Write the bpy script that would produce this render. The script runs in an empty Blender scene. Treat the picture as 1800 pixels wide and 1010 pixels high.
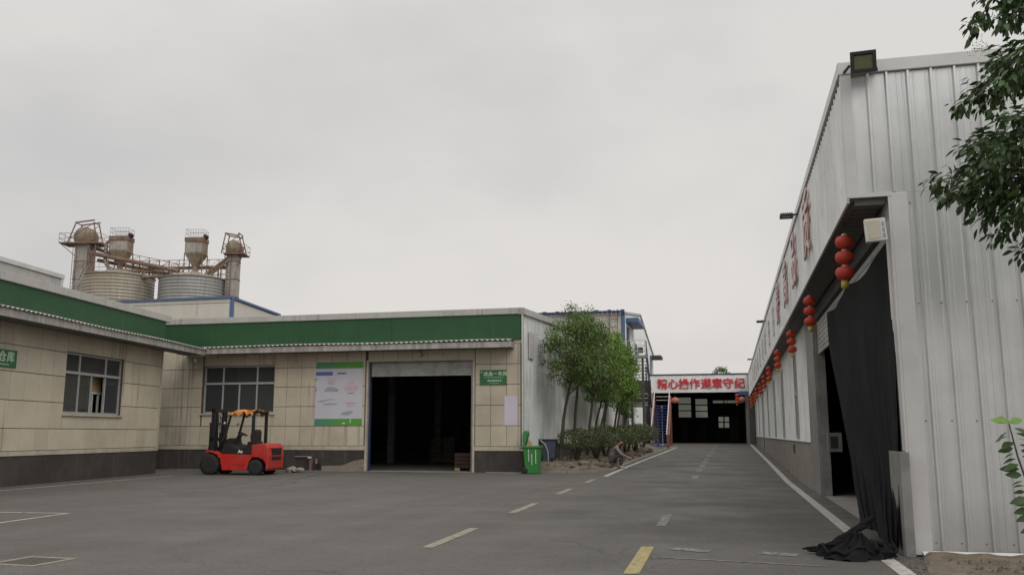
import bpy, bmesh, math, random
from mathutils import Matrix, Vector, noise
R = math.radians
SC = bpy.context.scene
COL = SC.collection

# ------------------------------------------------------------------ camera
cd = bpy.data.cameras.new('camera')
cd.sensor_width = 36.0
cd.lens = 31.2
cd.clip_start = 0.1
cd.clip_end = 3000
cam = bpy.data.objects.new('camera', cd)
cam.location = (0, 0, 1.4)
cam.rotation_euler = (R(90 + 9.343), 0, R(13.64))
COL.objects.link(cam)
SC.camera = cam

# ------------------------------------------------------------------ overcast sky
wd = bpy.data.worlds.new('World')
SC.world = wd
wd.use_nodes = True
nt = wd.node_tree
nt.nodes.clear()
def wn(t): return nt.nodes.new(t)
wout = wn('ShaderNodeOutputWorld'); wbg = wn('ShaderNodeBackground')
wsky = wn('ShaderNodeTexSky'); wsky.sky_type = 'NISHITA'; wsky.sun_disc = False
wsky.sun_elevation = R(45); wsky.sun_rotation = R(135); wsky.dust_density = 4
whs = wn('ShaderNodeHueSaturation'); whs.inputs['Saturation'].default_value = 0.12; whs.inputs['Value'].default_value = 0.09
wtc = wn('ShaderNodeTexCoord'); wsep = wn('ShaderNodeSeparateXYZ')
wmap = wn('ShaderNodeMapping'); wmap.inputs['Scale'].default_value = (1.0, 1.0, 1.8); wmap.inputs['Location'].default_value = (0.35, 0.2, 0.6)
wnoi = wn('ShaderNodeTexNoise'); wnoi.inputs['Scale'].default_value = 1.9; wnoi.inputs['Detail'].default_value = 5; wnoi.inputs['Roughness'].default_value = 0.48
wcr = wn('ShaderNodeValToRGB')
wcr.color_ramp.elements[0].position = 0.38; wcr.color_ramp.elements[0].color = (0.83, 0.845, 0.865, 1)
wcr.color_ramp.elements[1].position = 0.60; wcr.color_ramp.elements[1].color = (1.05, 1.045, 1.035, 1)
wzr = wn('ShaderNodeValToRGB')               # overcast: paler and warmer low down, brighter overhead
ez = wzr.color_ramp.elements
ez[0].position = 0.0; ez[0].color = (0.715, 0.675, 0.645, 1)
ez[1].position = 1.0; ez[1].color = (1.6, 1.59, 1.57, 1)
e2 = ez.new(0.45); e2.color = (0.658, 0.645, 0.632, 1)
e3 = ez.new(0.16); e3.color = (0.682, 0.66, 0.64, 1)
wmul = wn('ShaderNodeMixRGB'); wmul.blend_type = 'MULTIPLY'; wmul.inputs['Fac'].default_value = 1
wmix = wn('ShaderNodeMixRGB'); wmix.inputs['Fac'].default_value = 0.10
k = nt.links.new
k(wtc.outputs['Generated'], wsep.inputs[0]); k(wtc.outputs['Generated'], wmap.inputs[0]); k(wmap.outputs[0], wnoi.inputs['Vector'])
k(wnoi.outputs['Fac'], wcr.inputs[0]); k(wsep.outputs['Z'], wzr.inputs[0])
k(wzr.outputs[0], wmul.inputs[1]); k(wcr.outputs[0], wmul.inputs[2])
k(wmul.outputs[0], wmix.inputs[1]); k(wsky.outputs[0], whs.inputs['Color']); k(whs.outputs[0], wmix.inputs[2])
k(wmix.outputs[0], wbg.inputs['Color']); wbg.inputs['Strength'].default_value = 1.0
k(wbg.outputs[0], wout.inputs['Surface'])

# ------------------------------------------------------------------ weak diffuse sun
sl = bpy.data.lights.new('sun', 'SUN'); sl.energy = 0.9; sl.angle = R(40); sl.color = (1, 0.97, 0.93)
so = bpy.data.objects.new('sun', sl); COL.objects.link(so)
so.location = (20, -20, 40)
so.rotation_euler = (Vector((0.62, -0.62, 0.8))).to_track_quat('Z', 'Y').to_euler()

vs = SC.view_settings
vs.view_transform = 'Standard'; vs.look = 'None'; vs.exposure = 0.12; vs.gamma = 1.0; vs.use_curve_mapping = False

# ------------------------------------------------------------------ helpers
WM = {}                                       # world matrix of every object while building
I4 = Matrix.Identity(4)
def gz(y):                                    # the road climbs gently towards the far shed
    return min(max(0.0, (y - 28.0) * 0.62 / 45.0), 0.62)

def tag(o, label=None, cat=None, group=None, kind=None):
    if label: o['label'] = label
    if cat: o['category'] = cat
    if group: o['group'] = group
    if kind: o['kind'] = kind
    return o

def put(o, parent=None, mw=I4):
    COL.objects.link(o)
    o.matrix_basis = mw
    if parent is not None:
        o.parent = parent
        o.matrix_parent_inverse = WM[parent].inverted()
    WM[o] = mw.copy()
    return o

def thing(name, label, cat, loc=(0, 0, 0), group=None, kind=None):
    o = bpy.data.objects.new(name, None)
    o.empty_display_size = 0.2
    put(o, None, Matrix.Translation(loc))
    return tag(o, label, cat, group, kind)

def copy_tree(o, loc=None, rotz=None, scale=None, parent=None, label=None):
    c = o.copy(); COL.objects.link(c)
    if parent is not None: c.parent = parent
    if loc is not None: c.location = loc
    if rotz is not None: c.rotation_euler = (0, 0, rotz)
    if scale is not None: c.scale = scale
    if label: c['label'] = label
    for ch in [x for x in KIDS.get(o, [])]:
        d = ch.copy(); COL.objects.link(d); d.parent = c
        for g in KIDS.get(ch, []):
            e = g.copy(); COL.objects.link(e); e.parent = d
    return c
KIDS = {}

class MB:
    def __init__(s, M=None): s.v = []; s.f = []; s.M = M; s.sm = []
    def add(s, vs, fs, smooth=False):
        n = len(s.v); s.v += [tuple(p) for p in vs]
        for f in fs: s.f.append(tuple(i + n for i in f)); s.sm.append(smooth)
        return s
    def box(s, x0, x1, y0, y1, z0, z1):
        if x0 > x1: x0, x1 = x1, x0
        if y0 > y1: y0, y1 = y1, y0
        if z0 > z1: z0, z1 = z1, z0
        return s.add([(x0,y0,z0),(x1,y0,z0),(x1,y1,z0),(x0,y1,z0),(x0,y0,z1),(x1,y0,z1),(x1,y1,z1),(x0,y1,z1)],
              [(0,3,2,1),(4,5,6,7),(0,1,5,4),(1,2,6,5),(2,3,7,6),(3,0,4,7)])
    def prism(s, poly, ax, a, b):
        """extrude a 2D polygon along axis ax ('x','y','z') from a to b"""
        def P(p, t):
            return {'x': (t, p[0], p[1]), 'y': (p[0], t, p[1]), 'z': (p[0], p[1], t)}[ax]
        n = len(poly)
        return s.add([P(p, a) for p in poly] + [P(p, b) for p in poly],
              [tuple(range(n)), tuple(range(2*n-1, n-1, -1))] + [(i, i+n, (i+1)%n+n, (i+1)%n) for i in range(n)])
    def tube(s, pts, r, n=8, cap=True, smooth=True):
        pts = [Vector(p) for p in pts]
        rr = r if isinstance(r, (list, tuple)) else [r]*len(pts)
        vs, fs = [], []
        up = None
        for i, p in enumerate(pts):
            t = (pts[min(i+1, len(pts)-1)] - pts[max(i-1, 0)])
            if t.length < 1e-9: t = Vector((0,0,1))
            t.normalize()
            if up is None: up = Vector((0,0,1)) if abs(t.z) < 0.9 else Vector((1,0,0))
            a = t.cross(up)
            if a.length < 1e-4: a = t.cross(Vector((0,1,0)))
            a.normalize(); b = a.cross(t).normalized(); up = b
            for k2 in range(n):
                an = 2*math.pi*k2/n
                vs.append(p + (a*math.cos(an) + b*math.sin(an))*rr[i])
        for i in range(len(pts)-1):
            for k2 in range(n):
                fs.append((i*n+k2, i*n+(k2+1)%n, (i+1)*n+(k2+1)%n, (i+1)*n+k2))
        s.add(vs, fs, smooth)
        if cap:
            m = len(pts)-1
            s.add(vs[:n], [tuple(range(n-1, -1, -1))]); s.add(vs[m*n:], [tuple(range(n))])
        return s
    def bar(s, a, b, w, h=None):
        """square bar between two points"""
        a, b = Vector(a), Vector(b); h = h or w
        t = (b-a).normalized(); up = Vector((0,0,1)) if abs(t.z) < 0.95 else Vector((0,1,0))
        x = t.cross(up).normalized()*w/2; y = x.cross(t).normalized()*h/2
        vs = [a-x-y, a+x-y, a+x+y, a-x+y, b-x-y, b+x-y, b+x+y, b-x+y]
        return s.add(vs, [(0,3,2,1),(4,5,6,7),(0,1,5,4),(1,2,6,5),(2,3,7,6),(3,0,4,7)])
    def lathe(s, prof, c=(0,0,0), n=24, smooth=True, ax='z'):
        vs, fs = [], []
        for (r, z) in prof:
            for k2 in range(n):
                a = 2*math.pi*k2/n
                p = (r*math.cos(a), r*math.sin(a), z)
                if ax == 'y': p = (p[0], p[2], p[1])
                if ax == 'x': p = (p[2], p[0], p[1])
                vs.append((c[0]+p[0], c[1]+p[1], c[2]+p[2]))
        for i in range(len(prof)-1):
            for k2 in range(n):
                fs.append((i*n+k2, i*n+(k2+1)%n, (i+1)*n+(k2+1)%n, (i+1)*n+k2))
        s.add(vs, fs, smooth)
        m = len(prof)-1
        if prof[0][0] > 1e-4: s.add(vs[:n], [tuple(range(n-1,-1,-1))])
        if prof[m][0] > 1e-4: s.add(vs[m*n:], [tuple(range(n))])
        return s
    def mesh(s, name, mat):
        me = bpy.data.meshes.new(name)
        vs = [s.M @ Vector(p) for p in s.v] if s.M else s.v
        me.from_pydata([tuple(p) for p in vs], [], s.f)
        me.polygons.foreach_set('use_smooth', s.sm)
        bm = bmesh.new(); bm.from_mesh(me); bmesh.ops.recalc_face_normals(bm, faces=bm.faces); bm.to_mesh(me); bm.free()
        me.materials.append(mat); me.update()
        return me
    def build(s, name, mat, parent=None, bevel=0):
        me = s.mesh(name, mat)
        if bevel:
            bm = bmesh.new(); bm.from_mesh(me)
            es = [e for e in bm.edges if len(e.link_faces) == 2 and e.calc_face_angle(0) > 0.6]
            bmesh.ops.bevel(bm, geom=es, offset=bevel, segments=2, affect='EDGES', profile=0.6)
            bm.to_mesh(me); bm.free()
        o = bpy.data.objects.new(name, me)
        put(o, parent)
        if parent is not None: KIDS.setdefault(parent, []).append(o)
        return o

def inst(name, me, parent, mw):
    o = bpy.data.objects.new(name, me); put(o, parent, mw)
    KIDS.setdefault(parent, []).append(o)
    return o

# ------------------------------------------------------------------ materials
def mat(name, col, rough=0.7, var=0.12, scale=3.0, streak=0.0, bump=0.0, bscale=60.0, metal=0.0, rnd=0.0, dirt=None, dirt_amt=0.0, spec=0.5, aniso=(1,1,1), island=0.0, transl=0.0, coat=0.0):
    m = bpy.data.materials.new(name); m.use_nodes = True
    t = m.node_tree; L = t.links.new; N = t.nodes.new
    bs = t.nodes['Principled BSDF']
    bs.inputs['Roughness'].default_value = rough
    bs.inputs['Metallic'].default_value = metal
    bs.inputs['Specular IOR Level'].default_value = spec
    if coat: bs.inputs['Coat Weight'].default_value = coat
    geo = N('ShaderNodeNewGeometry'); mp = N('ShaderNodeMapping'); mp.inputs['Scale'].default_value = aniso
    L(geo.outputs['Position'], mp.inputs[0])
    rgb = N('ShaderNodeRGB'); rgb.outputs[0].default_value = (*col, 1)
    cur = rgb.outputs[0]
    def mul(src, fac):
        mx = N('ShaderNodeMixRGB'); mx.blend_type = 'MULTIPLY'; mx.inputs['Fac'].default_value = 1
        L(src, mx.inputs[1]); L(fac, mx.inputs[2]); return mx.outputs[0]
    def rng(src, lo, hi, a=0.0, b=1.0):
        r = N('ShaderNodeMapRange'); L(src, r.inputs['Value'])
        r.inputs['From Min'].default_value = a; r.inputs['From Max'].default_value = b
        r.inputs['To Min'].default_value = lo; r.inputs['To Max'].default_value = hi; return r.outputs[0]
    if var:
        n1 = N('ShaderNodeTexNoise'); n1.inputs['Scale'].default_value = scale; n1.inputs['Detail'].default_value = 6; n1.inputs['Roughness'].default_value = 0.62
        L(mp.outputs[0], n1.inputs['Vector'])
        cur = mul(cur, rng(n1.outputs['Fac'], 1-var, 1+var, 0.3, 0.7))
    if streak:
        m2 = N('ShaderNodeMapping'); m2.inputs['Scale'].default_value = (5, 5, 0.28); L(geo.outputs['Position'], m2.inputs[0])
        n2 = N('ShaderNodeTexNoise'); n2.inputs['Scale'].default_value = 1.6; n2.inputs['Detail'].default_value = 5
        L(m2.outputs[0], n2.inputs['Vector'])
        cur = mul(cur, rng(n2.outputs['Fac'], 1-streak, 1.0, 0.38, 0.6))
    if dirt:
        n3 = N('ShaderNodeTexNoise'); n3.inputs['Scale'].default_value = scale*0.6; n3.inputs['Detail'].default_value = 8; n3.inputs['Roughness'].default_value = 0.7
        m3 = N('ShaderNodeMapping'); m3.inputs['Location'].default_value = (7.3, 2.1, 4.4); m3.inputs['Scale'].default_value = aniso
        L(geo.outputs['Position'], m3.inputs[0]); L(m3.outputs[0], n3.inputs['Vector'])
        mx = N('ShaderNodeMixRGB'); L(rng(n3.outputs['Fac'], 0.0, dirt_amt, 0.46, 0.66), mx.inputs[0]); L(cur, mx.inputs[1]); mx.inputs[2].default_value = (*dirt, 1)
        cur = mx.outputs[0]
    if rnd:
        oi = N('ShaderNodeObjectInfo'); cur = mul(cur, rng(oi.outputs['Random'], 1-rnd, 1+rnd))
    if island:
        cur = mul(cur, rng(geo.outputs['Random Per Island'], 1-island, 1+island))
    L(cur, bs.inputs['Base Color'])
    if bump:
        nb = N('ShaderNodeTexNoise'); nb.inputs['Scale'].default_value = bscale; nb.inputs['Detail'].default_value = 4
        L(geo.outputs['Position'], nb.inputs['Vector'])
        bp = N('ShaderNodeBump'); bp.inputs['Strength'].default_value = bump; bp.inputs['Distance'].default_value = 0.01
        L(nb.outputs['Fac'], bp.inputs['Height']); L(bp.outputs[0], bs.inputs['Normal'])
    if transl:
        tr = N('ShaderNodeBsdfTranslucent'); L(cur, tr.inputs['Color'])
        ms = N('ShaderNodeMixShader'); ms.inputs[0].default_value = transl
        L(bs.outputs[0], ms.inputs[1]); L(tr.outputs[0], ms.inputs[2])
        L(ms.outputs[0], t.nodes['Material Output'].inputs['Surface'])
    return m

def glass_mat(name, tint=(0.5, 0.55, 0.55), clear=0.6, rough=0.03):
    m = bpy.data.materials.new(name); m.use_nodes = True
    t = m.node_tree; L = t.links.new; N = t.nodes.new
    t.nodes.remove(t.nodes['Principled BSDF'])
    tr = N('ShaderNodeBsdfTransparent'); tr.inputs['Color'].default_value = (*tint, 1)
    gl = N('ShaderNodeBsdfGlossy'); gl.inputs['Roughness'].default_value = rough
    df = N('ShaderNodeBsdfDiffuse'); df.inputs['Color'].default_value = (0.12, 0.13, 0.13, 1)
    geo = N('ShaderNodeNewGeometry'); no = N('ShaderNodeTexNoise'); no.inputs['Scale'].default_value = 2.5; no.inputs['Detail'].default_value = 4
    L(geo.outputs['Position'], no.inputs['Vector'])
    bp = N('ShaderNodeBump'); bp.inputs['Strength'].default_value = 0.05; L(no.outputs['Fac'], bp.inputs['Height']); L(bp.outputs[0], gl.inputs['Normal'])
    fr = N('ShaderNodeFresnel'); fr.inputs['IOR'].default_value = 1.5
    m1 = N('ShaderNodeMixShader'); m1.inputs[0].default_value = 1-clear; L(tr.outputs[0], m1.inputs[1]); L(df.outputs[0], m1.inputs[2])
    m2 = N('ShaderNodeMixShader'); L(fr.outputs[0], m2.inputs[0]); L(m1.outputs[0], m2.inputs[1]); L(gl.outputs[0], m2.inputs[2])
    L(m2.outputs[0], t.nodes['Material Output'].inputs['Surface'])
    return m

def asphalt():
    m = mat('asphalt', (0.097, 0.090, 0.080), 0.82, 0.0, bump=0.45, bscale=140, spec=0.35)
    t = m.node_tree; L = t.links.new; N = t.nodes.new; bs = t.nodes['Principled BSDF']
    geo = N('ShaderNodeNewGeometry')
    def nz(scale, det, sc=(1,1,1), rough=0.6):
        mp = N('ShaderNodeMapping'); mp.inputs['Scale'].default_value = sc; L(geo.outputs['Position'], mp.inputs[0])
        n = N('ShaderNodeTexNoise'); n.inputs['Scale'].default_value = scale; n.inputs['Detail'].default_value = det; n.inputs['Roughness'].default_value = rough
        L(mp.outputs[0], n.inputs['Vector']); return n.outputs['Fac']
    def rng(src, lo, hi, a, b):
        r = N('ShaderNodeMapRange'); L(src, r.inputs['Value'])
        r.inputs['From Min'].default_value = a; r.inputs['From Max'].default_value = b
        r.inputs['To Min'].default_value = lo; r.inputs['To Max'].default_value = hi; return r.outputs[0]
    fac = [rng(nz(0.22, 5), 0.90, 1.12, 0.3, 0.7), rng(nz(1.3, 6, (1, 0.8, 1)), 0.94, 1.06, 0.3, 0.7),
           rng(nz(90, 2), 0.62, 1.38, 0.3, 0.7), rng(nz(0.9, 4, (1.6, 0.10, 1)), 0.94, 1.05, 0.35, 0.65)]
    cur = bs.inputs['Base Color'].links[0].from_socket
    for f in fac:
        mx = N('ShaderNodeMixRGB'); mx.blend_type = 'MULTIPLY'; mx.inputs['Fac'].default_value = 1
        L(cur, mx.inputs[1]); L(f, mx.inputs[2]); cur = mx.outputs[0]
    mx = N('ShaderNodeMixRGB'); L(rng(nz(0.55, 8, (1, 1, 1), 0.75), 0, 0.55, 0.63, 0.72), mx.inputs[0]); L(cur, mx.inputs[1]); mx.inputs[2].default_value = (0.035, 0.033, 0.03, 1)
    cur = mx.outputs[0]
    # hairline cracks and squared repair patches
    wob = N('ShaderNodeTexNoise'); wob.inputs['Scale'].default_value = 1.1; wob.inputs['Detail'].default_value = 5; L(geo.outputs['Position'], wob.inputs['Vector'])
    add = N('ShaderNodeVectorMath'); add.operation = 'MULTIPLY_ADD'; L(wob.outputs['Color'], add.inputs[0]); add.inputs[1].default_value = (1.3, 1.3, 0); L(geo.outputs['Position'], add.inputs[2])
    vo = N('ShaderNodeTexVoronoi'); vo.feature = 'DISTANCE_TO_EDGE'; vo.inputs['Scale'].default_value = 0.27; L(add.outputs[0], vo.inputs['Vector'])
    ck = rng(vo.outputs['Distance'], 0.5, 0.0, 0.001, 0.005); gate = rng(nz(0.35, 3), 0.0, 1.0, 0.46, 0.56)
    mm = N('ShaderNodeMath'); mm.operation = 'MULTIPLY'; L(ck, mm.inputs[0]); L(gate, mm.inputs[1])
    m4 = N('ShaderNodeMixRGB'); L(mm.outputs[0], m4.inputs[0]); L(cur, m4.inputs[1]); m4.inputs[2].default_value = (0.022, 0.021, 0.02, 1); cur = m4.outputs[0]
    pale = N('ShaderNodeMixRGB'); L(rng(nz(2.2, 9, (1, 1, 1), 0.8), 0, 0.55, 0.62, 0.74), pale.inputs[0]); L(cur, pale.inputs[1]); pale.inputs[2].default_value = (0.19, 0.18, 0.16, 1); cur = pale.outputs[0]
    for (sc_, lo, hi) in ((38, 0.72, 1.28), (13, 0.86, 1.14)):
        g4 = N('ShaderNodeMixRGB'); g4.blend_type = 'MULTIPLY'; g4.inputs['Fac'].default_value = 1; L(cur, g4.inputs[1]); L(rng(nz(sc_, 3), lo, hi, 0.3, 0.7), g4.inputs[2]); cur = g4.outputs[0]
    L(cur, bs.inputs['Base Color'])
    L(rng(nz(0.5, 5), 0.62, 0.95, 0.35, 0.65), bs.inputs['Roughness'])
    return m

def worn_paint(name, col, keep=0.45):
    """road paint with holes worn through to the asphalt"""
    m = mat(name, col, 0.75, 0.15, 6, bump=0.2, bscale=120)
    t = m.node_tree; L = t.links.new; N = t.nodes.new; bs = t.nodes['Principled BSDF']
    geo = N('ShaderNodeNewGeometry'); n = N('ShaderNodeTexNoise'); n.inputs['Scale'].default_value = 9; n.inputs['Detail'].default_value = 9; n.inputs['Roughness'].default_value = 0.75
    L(geo.outputs['Position'], n.inputs['Vector'])
    r = N('ShaderNodeMapRange'); L(n.outputs['Fac'], r.inputs['Value'])
    r.inputs['From Min'].default_value = keep-0.06; r.inputs['From Max'].default_value = keep+0.06
    mx = N('ShaderNodeMixRGB'); cur = bs.inputs['Base Color'].links[0].from_socket
    L(r.outputs[0], mx.inputs[0]); mx.inputs[1].default_value = (0.085, 0.08, 0.073, 1); L(cur, mx.inputs[2])
    L(mx.outputs[0], bs.inputs['Base Color'])
    return m

M_ = {}
M_['asphalt'] = asphalt()
M_['earth'] = mat('earth', (0.15, 0.12, 0.085), 0.95, 0.35, 4, bump=0.9, bscale=25, dirt=(0.07, 0.055, 0.04), dirt_amt=0.8)
M_['ground'] = mat('ground_far', (0.12, 0.11, 0.09), 0.95, 0.25, 0.4)
M_['white_line'] = worn_paint('white_road_paint', (0.42, 0.40, 0.36), 0.42)
M_['faint_line'] = worn_paint('faint_white_paint', (0.24, 0.23, 0.21), 0.50)
M_['yellow_line'] = worn_paint('yellow_road_paint', (0.33, 0.27, 0.11), 0.42)
M_['pale_line'] = worn_paint('pale_yellow_paint', (0.26, 0.235, 0.165), 0.44)
M_['tile'] = mat('beige_wall_tile', (0.515, 0.455, 0.35), 0.55, 0.09, 0.9, streak=0.0, rnd=0.06, bump=0.05, bscale=20, dirt=(0.16, 0.13, 0.10), dirt_amt=0.22)
M_['grout'] = mat('dark_grout', (0.09, 0.072, 0.055), 0.9, 0.2, 4)
M_['trim_beige'] = mat('beige_trim', (0.47, 0.42, 0.33), 0.6, 0.12, 3, dirt=(0.15, 0.12, 0.1), dirt_amt=0.35)
M_['plinth'] = mat('brown_plinth', (0.043, 0.035, 0.031), 0.8, 0.22, 1.6, bump=0.25, bscale=30, dirt=(0.14, 0.12, 0.10), dirt_amt=0.25)
M_['plaster'] = mat('bare_plaster', (0.22, 0.19, 0.15), 0.9, 0.25, 8, bump=0.5, bscale=30)
M_['green'] = mat('green_parapet', (0.014, 0.073, 0.022), 0.55, 0.10, 1.4, streak=0.10)
M_['cap'] = mat('pale_sheet_cap', (0.43, 0.42, 0.395), 0.5, 0.08, 2, dirt=(0.25, 0.22, 0.19), dirt_amt=0.25)
M_['fascia'] = mat('awning_fascia', (0.42, 0.40, 0.37), 0.6, 0.12, 3, streak=0.35, dirt=(0.17, 0.15, 0.13), dirt_amt=0.45)
M_['awning'] = mat('awning_sheet', (0.42, 0.41, 0.39), 0.6, 0.15, 2, dirt=(0.2, 0.15, 0.12), dirt_amt=0.4)
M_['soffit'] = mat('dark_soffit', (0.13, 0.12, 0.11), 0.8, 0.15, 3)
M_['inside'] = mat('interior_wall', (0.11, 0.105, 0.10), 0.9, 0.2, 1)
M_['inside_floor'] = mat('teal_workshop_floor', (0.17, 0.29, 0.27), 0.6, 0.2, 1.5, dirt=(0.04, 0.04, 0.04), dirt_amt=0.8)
M_['alu'] = mat('aluminium_frame', (0.42, 0.42, 0.42), 0.5, 0.10, 5, metal=0.2)
M_['glass'] = glass_mat('window_glass')
M_['glass_dirty'] = glass_mat('dirty_glass', (0.46, 0.47, 0.44), 0.8)
M_['glass_dark'] = glass_mat('dark_window_glass', (0.30, 0.33, 0.32), 0.62)
M_['sack'] = mat('dusty_sack', (0.09, 0.085, 0.075), 0.9, 0.2, 3)
M_['shutter'] = mat('roller_slat', (0.36, 0.36, 0.335), 0.5, 0.12, 3, dirt=(0.12, 0.11, 0.10), dirt_amt=0.5)
M_['silver'] = mat('ribbed_sheet', (0.68, 0.69, 0.685), 0.36, 0.06, 1.2, streak=0.08, metal=0.8, rnd=0.02, dirt=(0.33, 0.31, 0.27), dirt_amt=0.22)
M_['silver2'] = mat('ribbed_sheet_side', (0.83, 0.835, 0.815), 0.5, 0.06, 1.0, streak=0.10, metal=0.05, rnd=0.025, dirt=(0.28, 0.28, 0.26), dirt_amt=0.25)
M_['silver3'] = mat('grey_side_sheet', (0.66, 0.67, 0.645), 0.5, 0.08, 0.8, streak=0.22, metal=0.05, rnd=0.03, dirt=(0.22, 0.22, 0.20), dirt_amt=0.4)
M_['silver_trim'] = mat('sheet_trim', (0.58, 0.575, 0.56), 0.42, 0.06, 2, metal=0.15, dirt=(0.35, 0.33, 0.3), dirt_amt=0.2)
M_['cement'] = mat('cement_render', (0.20, 0.18, 0.155), 0.9, 0.2, 2, bump=0.3, bscale=20, dirt=(0.34, 0.31, 0.27), dirt_amt=0.35)
M_['steel_grey'] = mat('grey_steel', (0.26, 0.255, 0.245), 0.5, 0.2, 3, metal=0.3, dirt=(0.12, 0.11, 0.1), dirt_amt=0.4)
M_['steel_pale'] = mat('pale_cabinet', (0.17, 0.165, 0.15), 0.5, 0.1, 5)
M_['steel_dark2'] = mat('worn_grate', (0.085, 0.075, 0.06), 0.7, 0.3, 9)
M_['black_cloth'] = mat('black_shade_cloth', (0.013, 0.013, 0.0135), 0.85, 0.25, 3, bump=0.25, bscale=50, spec=0.1)
M_['white_plastic'] = mat('white_plastic', (0.62, 0.60, 0.55), 0.45, 0.05, 4)
M_['cream_plastic'] = mat('cream_panel', (0.52, 0.48, 0.38), 0.4, 0.06, 4)
M_['black'] = mat('black_metal', (0.018, 0.018, 0.018), 0.5, 0.15, 6)
M_['lamp_glass'] = mat('lamp_glass', (0.13, 0.135, 0.07), 0.18, 0.1, 8)
M_['red_cloth'] = mat('red_lantern_cloth', (0.60, 0.075, 0.04), 0.6, 0.12, 14, transl=0.25)
M_['pink_cloth'] = mat('faded_lantern_cloth', (0.52, 0.20, 0.15), 0.65, 0.12, 10, transl=0.2)
M_['gold'] = mat('gold_tassel', (0.45, 0.36, 0.06), 0.5, 0.15, 20)
M_['lantern_cap'] = mat('pale_lantern_cap', (0.6, 0.48, 0.42), 0.5, 0.1, 10)
M_['letter_red'] = mat('red_letter', (0.55, 0.03, 0.045), 0.5, 0.08, 3)
M_['letter_far'] = mat('faded_letter', (0.60, 0.54, 0.52), 0.5, 0.08, 3)
M_['letter_pale'] = mat('pale_letter_face', (0.62, 0.50, 0.48), 0.5, 0.08, 3)
M_['letter_dark'] = mat('letter_edge', (0.48, 0.27, 0.265), 0.6, 0.08, 3)
M_['cream'] = mat('cream_panel_wall', (0.58, 0.55, 0.48), 0.6, 0.05, 1, streak=0.08)
M_['blue'] = mat('blue_trim', (0.07, 0.125, 0.24), 0.5, 0.12, 2)
M_['navy'] = mat('navy_trim', (0.03, 0.04, 0.10), 0.5, 0.15, 2)
M_['blue_step'] = mat('blue_step', (0.035, 0.055, 0.20), 0.55, 0.25, 5)
M_['rail_white'] = mat('pale_pink_rail', (0.62, 0.54, 0.52), 0.5, 0.12, 5)
M_['rust_red'] = mat('red_oxide', (0.20, 0.075, 0.055), 0.7, 0.25, 4)
M_['dark_steel'] = mat('dark_steel', (0.05, 0.048, 0.047), 0.6, 0.2, 5)
M_['silo'] = mat('silo_sheet', (0.36, 0.325, 0.26), 0.5, 0.12, 0.5, streak=0.22, metal=0.2, dirt=(0.30, 0.23, 0.13), dirt_amt=0.45)
M_['tower'] = mat('tower_sheet', (0.36, 0.345, 0.32), 0.55, 0.14, 1.2, streak=0.25, dirt=(0.22, 0.10, 0.055), dirt_amt=0.75)
M_['rust'] = mat('rusty_steel', (0.17, 0.10, 0.072), 0.8, 0.35, 2.0, dirt=(0.28, 0.24, 0.2), dirt_amt=0.6)
M_['hopper'] = mat('rusty_hopper', (0.27, 0.235, 0.175), 0.7, 0.25, 1.2, streak=0.3, dirt=(0.19, 0.09, 0.05), dirt_amt=0.9)
M_['bark'] = mat('bark', (0.075, 0.058, 0.042), 0.95, 0.3, 12, bump=0.8, bscale=40)
M_['leaf'] = mat('tree_leaf', (0.105, 0.165, 0.036), 0.5, 0.3, 0.8, island=0.55, transl=0.22)
M_['leaf_b'] = mat('tree_leaf_bright', (0.15, 0.25, 0.034), 0.5, 0.3, 0.8, island=0.55, transl=0.25)
M_['leaf_hedge'] = mat('hedge_leaf', (0.082, 0.10, 0.034), 0.5, 0.35, 1.5, island=0.6, transl=0.15)
M_['leaf_dark'] = mat('dark_glossy_leaf', (0.050, 0.086, 0.030), 0.46, 0.25, 2, spec=0.28, island=0.35, transl=0.12, rnd=0.25)
M_['leaf_new'] = mat('new_leaf', (0.16, 0.28, 0.035), 0.4, 0.15, 3, transl=0.25)
M_['red_paint'] = mat('red_paint', (0.52, 0.022, 0.018), 0.38, 0.10, 3, dirt=(0.22, 0.12, 0.09), dirt_amt=0.45, coat=0.1)
M_['rubber'] = mat('tyre_rubber', (0.02, 0.02, 0.02), 0.85, 0.2, 8, bump=0.2)
M_['rim'] = mat('wheel_rim', (0.10, 0.09, 0.085), 0.6, 0.2, 8)
M_['orange'] = mat('orange_tarp', (0.62, 0.23, 0.05), 0.7, 0.22, 8)
M_['chrome'] = mat('bright_steel', (0.5, 0.5, 0.5), 0.3, 0.1, 5, metal=0.7)
M_['white'] = mat('white_print', (0.75, 0.75, 0.75), 0.6, 0.0)
M_['poster'] = mat('lilac_poster', (0.56, 0.50, 0.58), 0.6, 0.06, 1.2)
M_['banner'] = mat('banner_white', (0.52, 0.52, 0.57), 0.55, 0.05, 1.0)
M_['sign_green'] = mat('sign_green', (0.03, 0.13, 0.045), 0.45, 0.08, 3)
M_['print_green'] = mat('print_pale_green', (0.42, 0.56, 0.42), 0.6, 0.0)
M_['print_blue'] = mat('print_blue', (0.11, 0.12, 0.36), 0.6, 0.1, 8)
M_['print_grey'] = mat('print_grey', (0.33, 0.33, 0.40), 0.6, 0.15, 8)
M_['print_dark'] = mat('print_dark', (0.10, 0.10, 0.12), 0.6, 0.1, 8)
M_['print_pink'] = mat('print_pink', (0.55, 0.25, 0.30), 0.6, 0.1, 8)
M_['print_rose'] = mat('print_rose', (0.55, 0.40, 0.44), 0.6, 0.1, 8)
M_['bin_green'] = mat('bin_green', (0.035, 0.22, 0.045), 0.45, 0.10, 4)
M_['bin_lid'] = mat('bin_lid_green', (0.05, 0.19, 0.06), 0.45, 0.10, 4)
M_['bin_blue'] = mat('bin_blue_grey', (0.075, 0.09, 0.13), 0.5, 0.15, 4)
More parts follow.
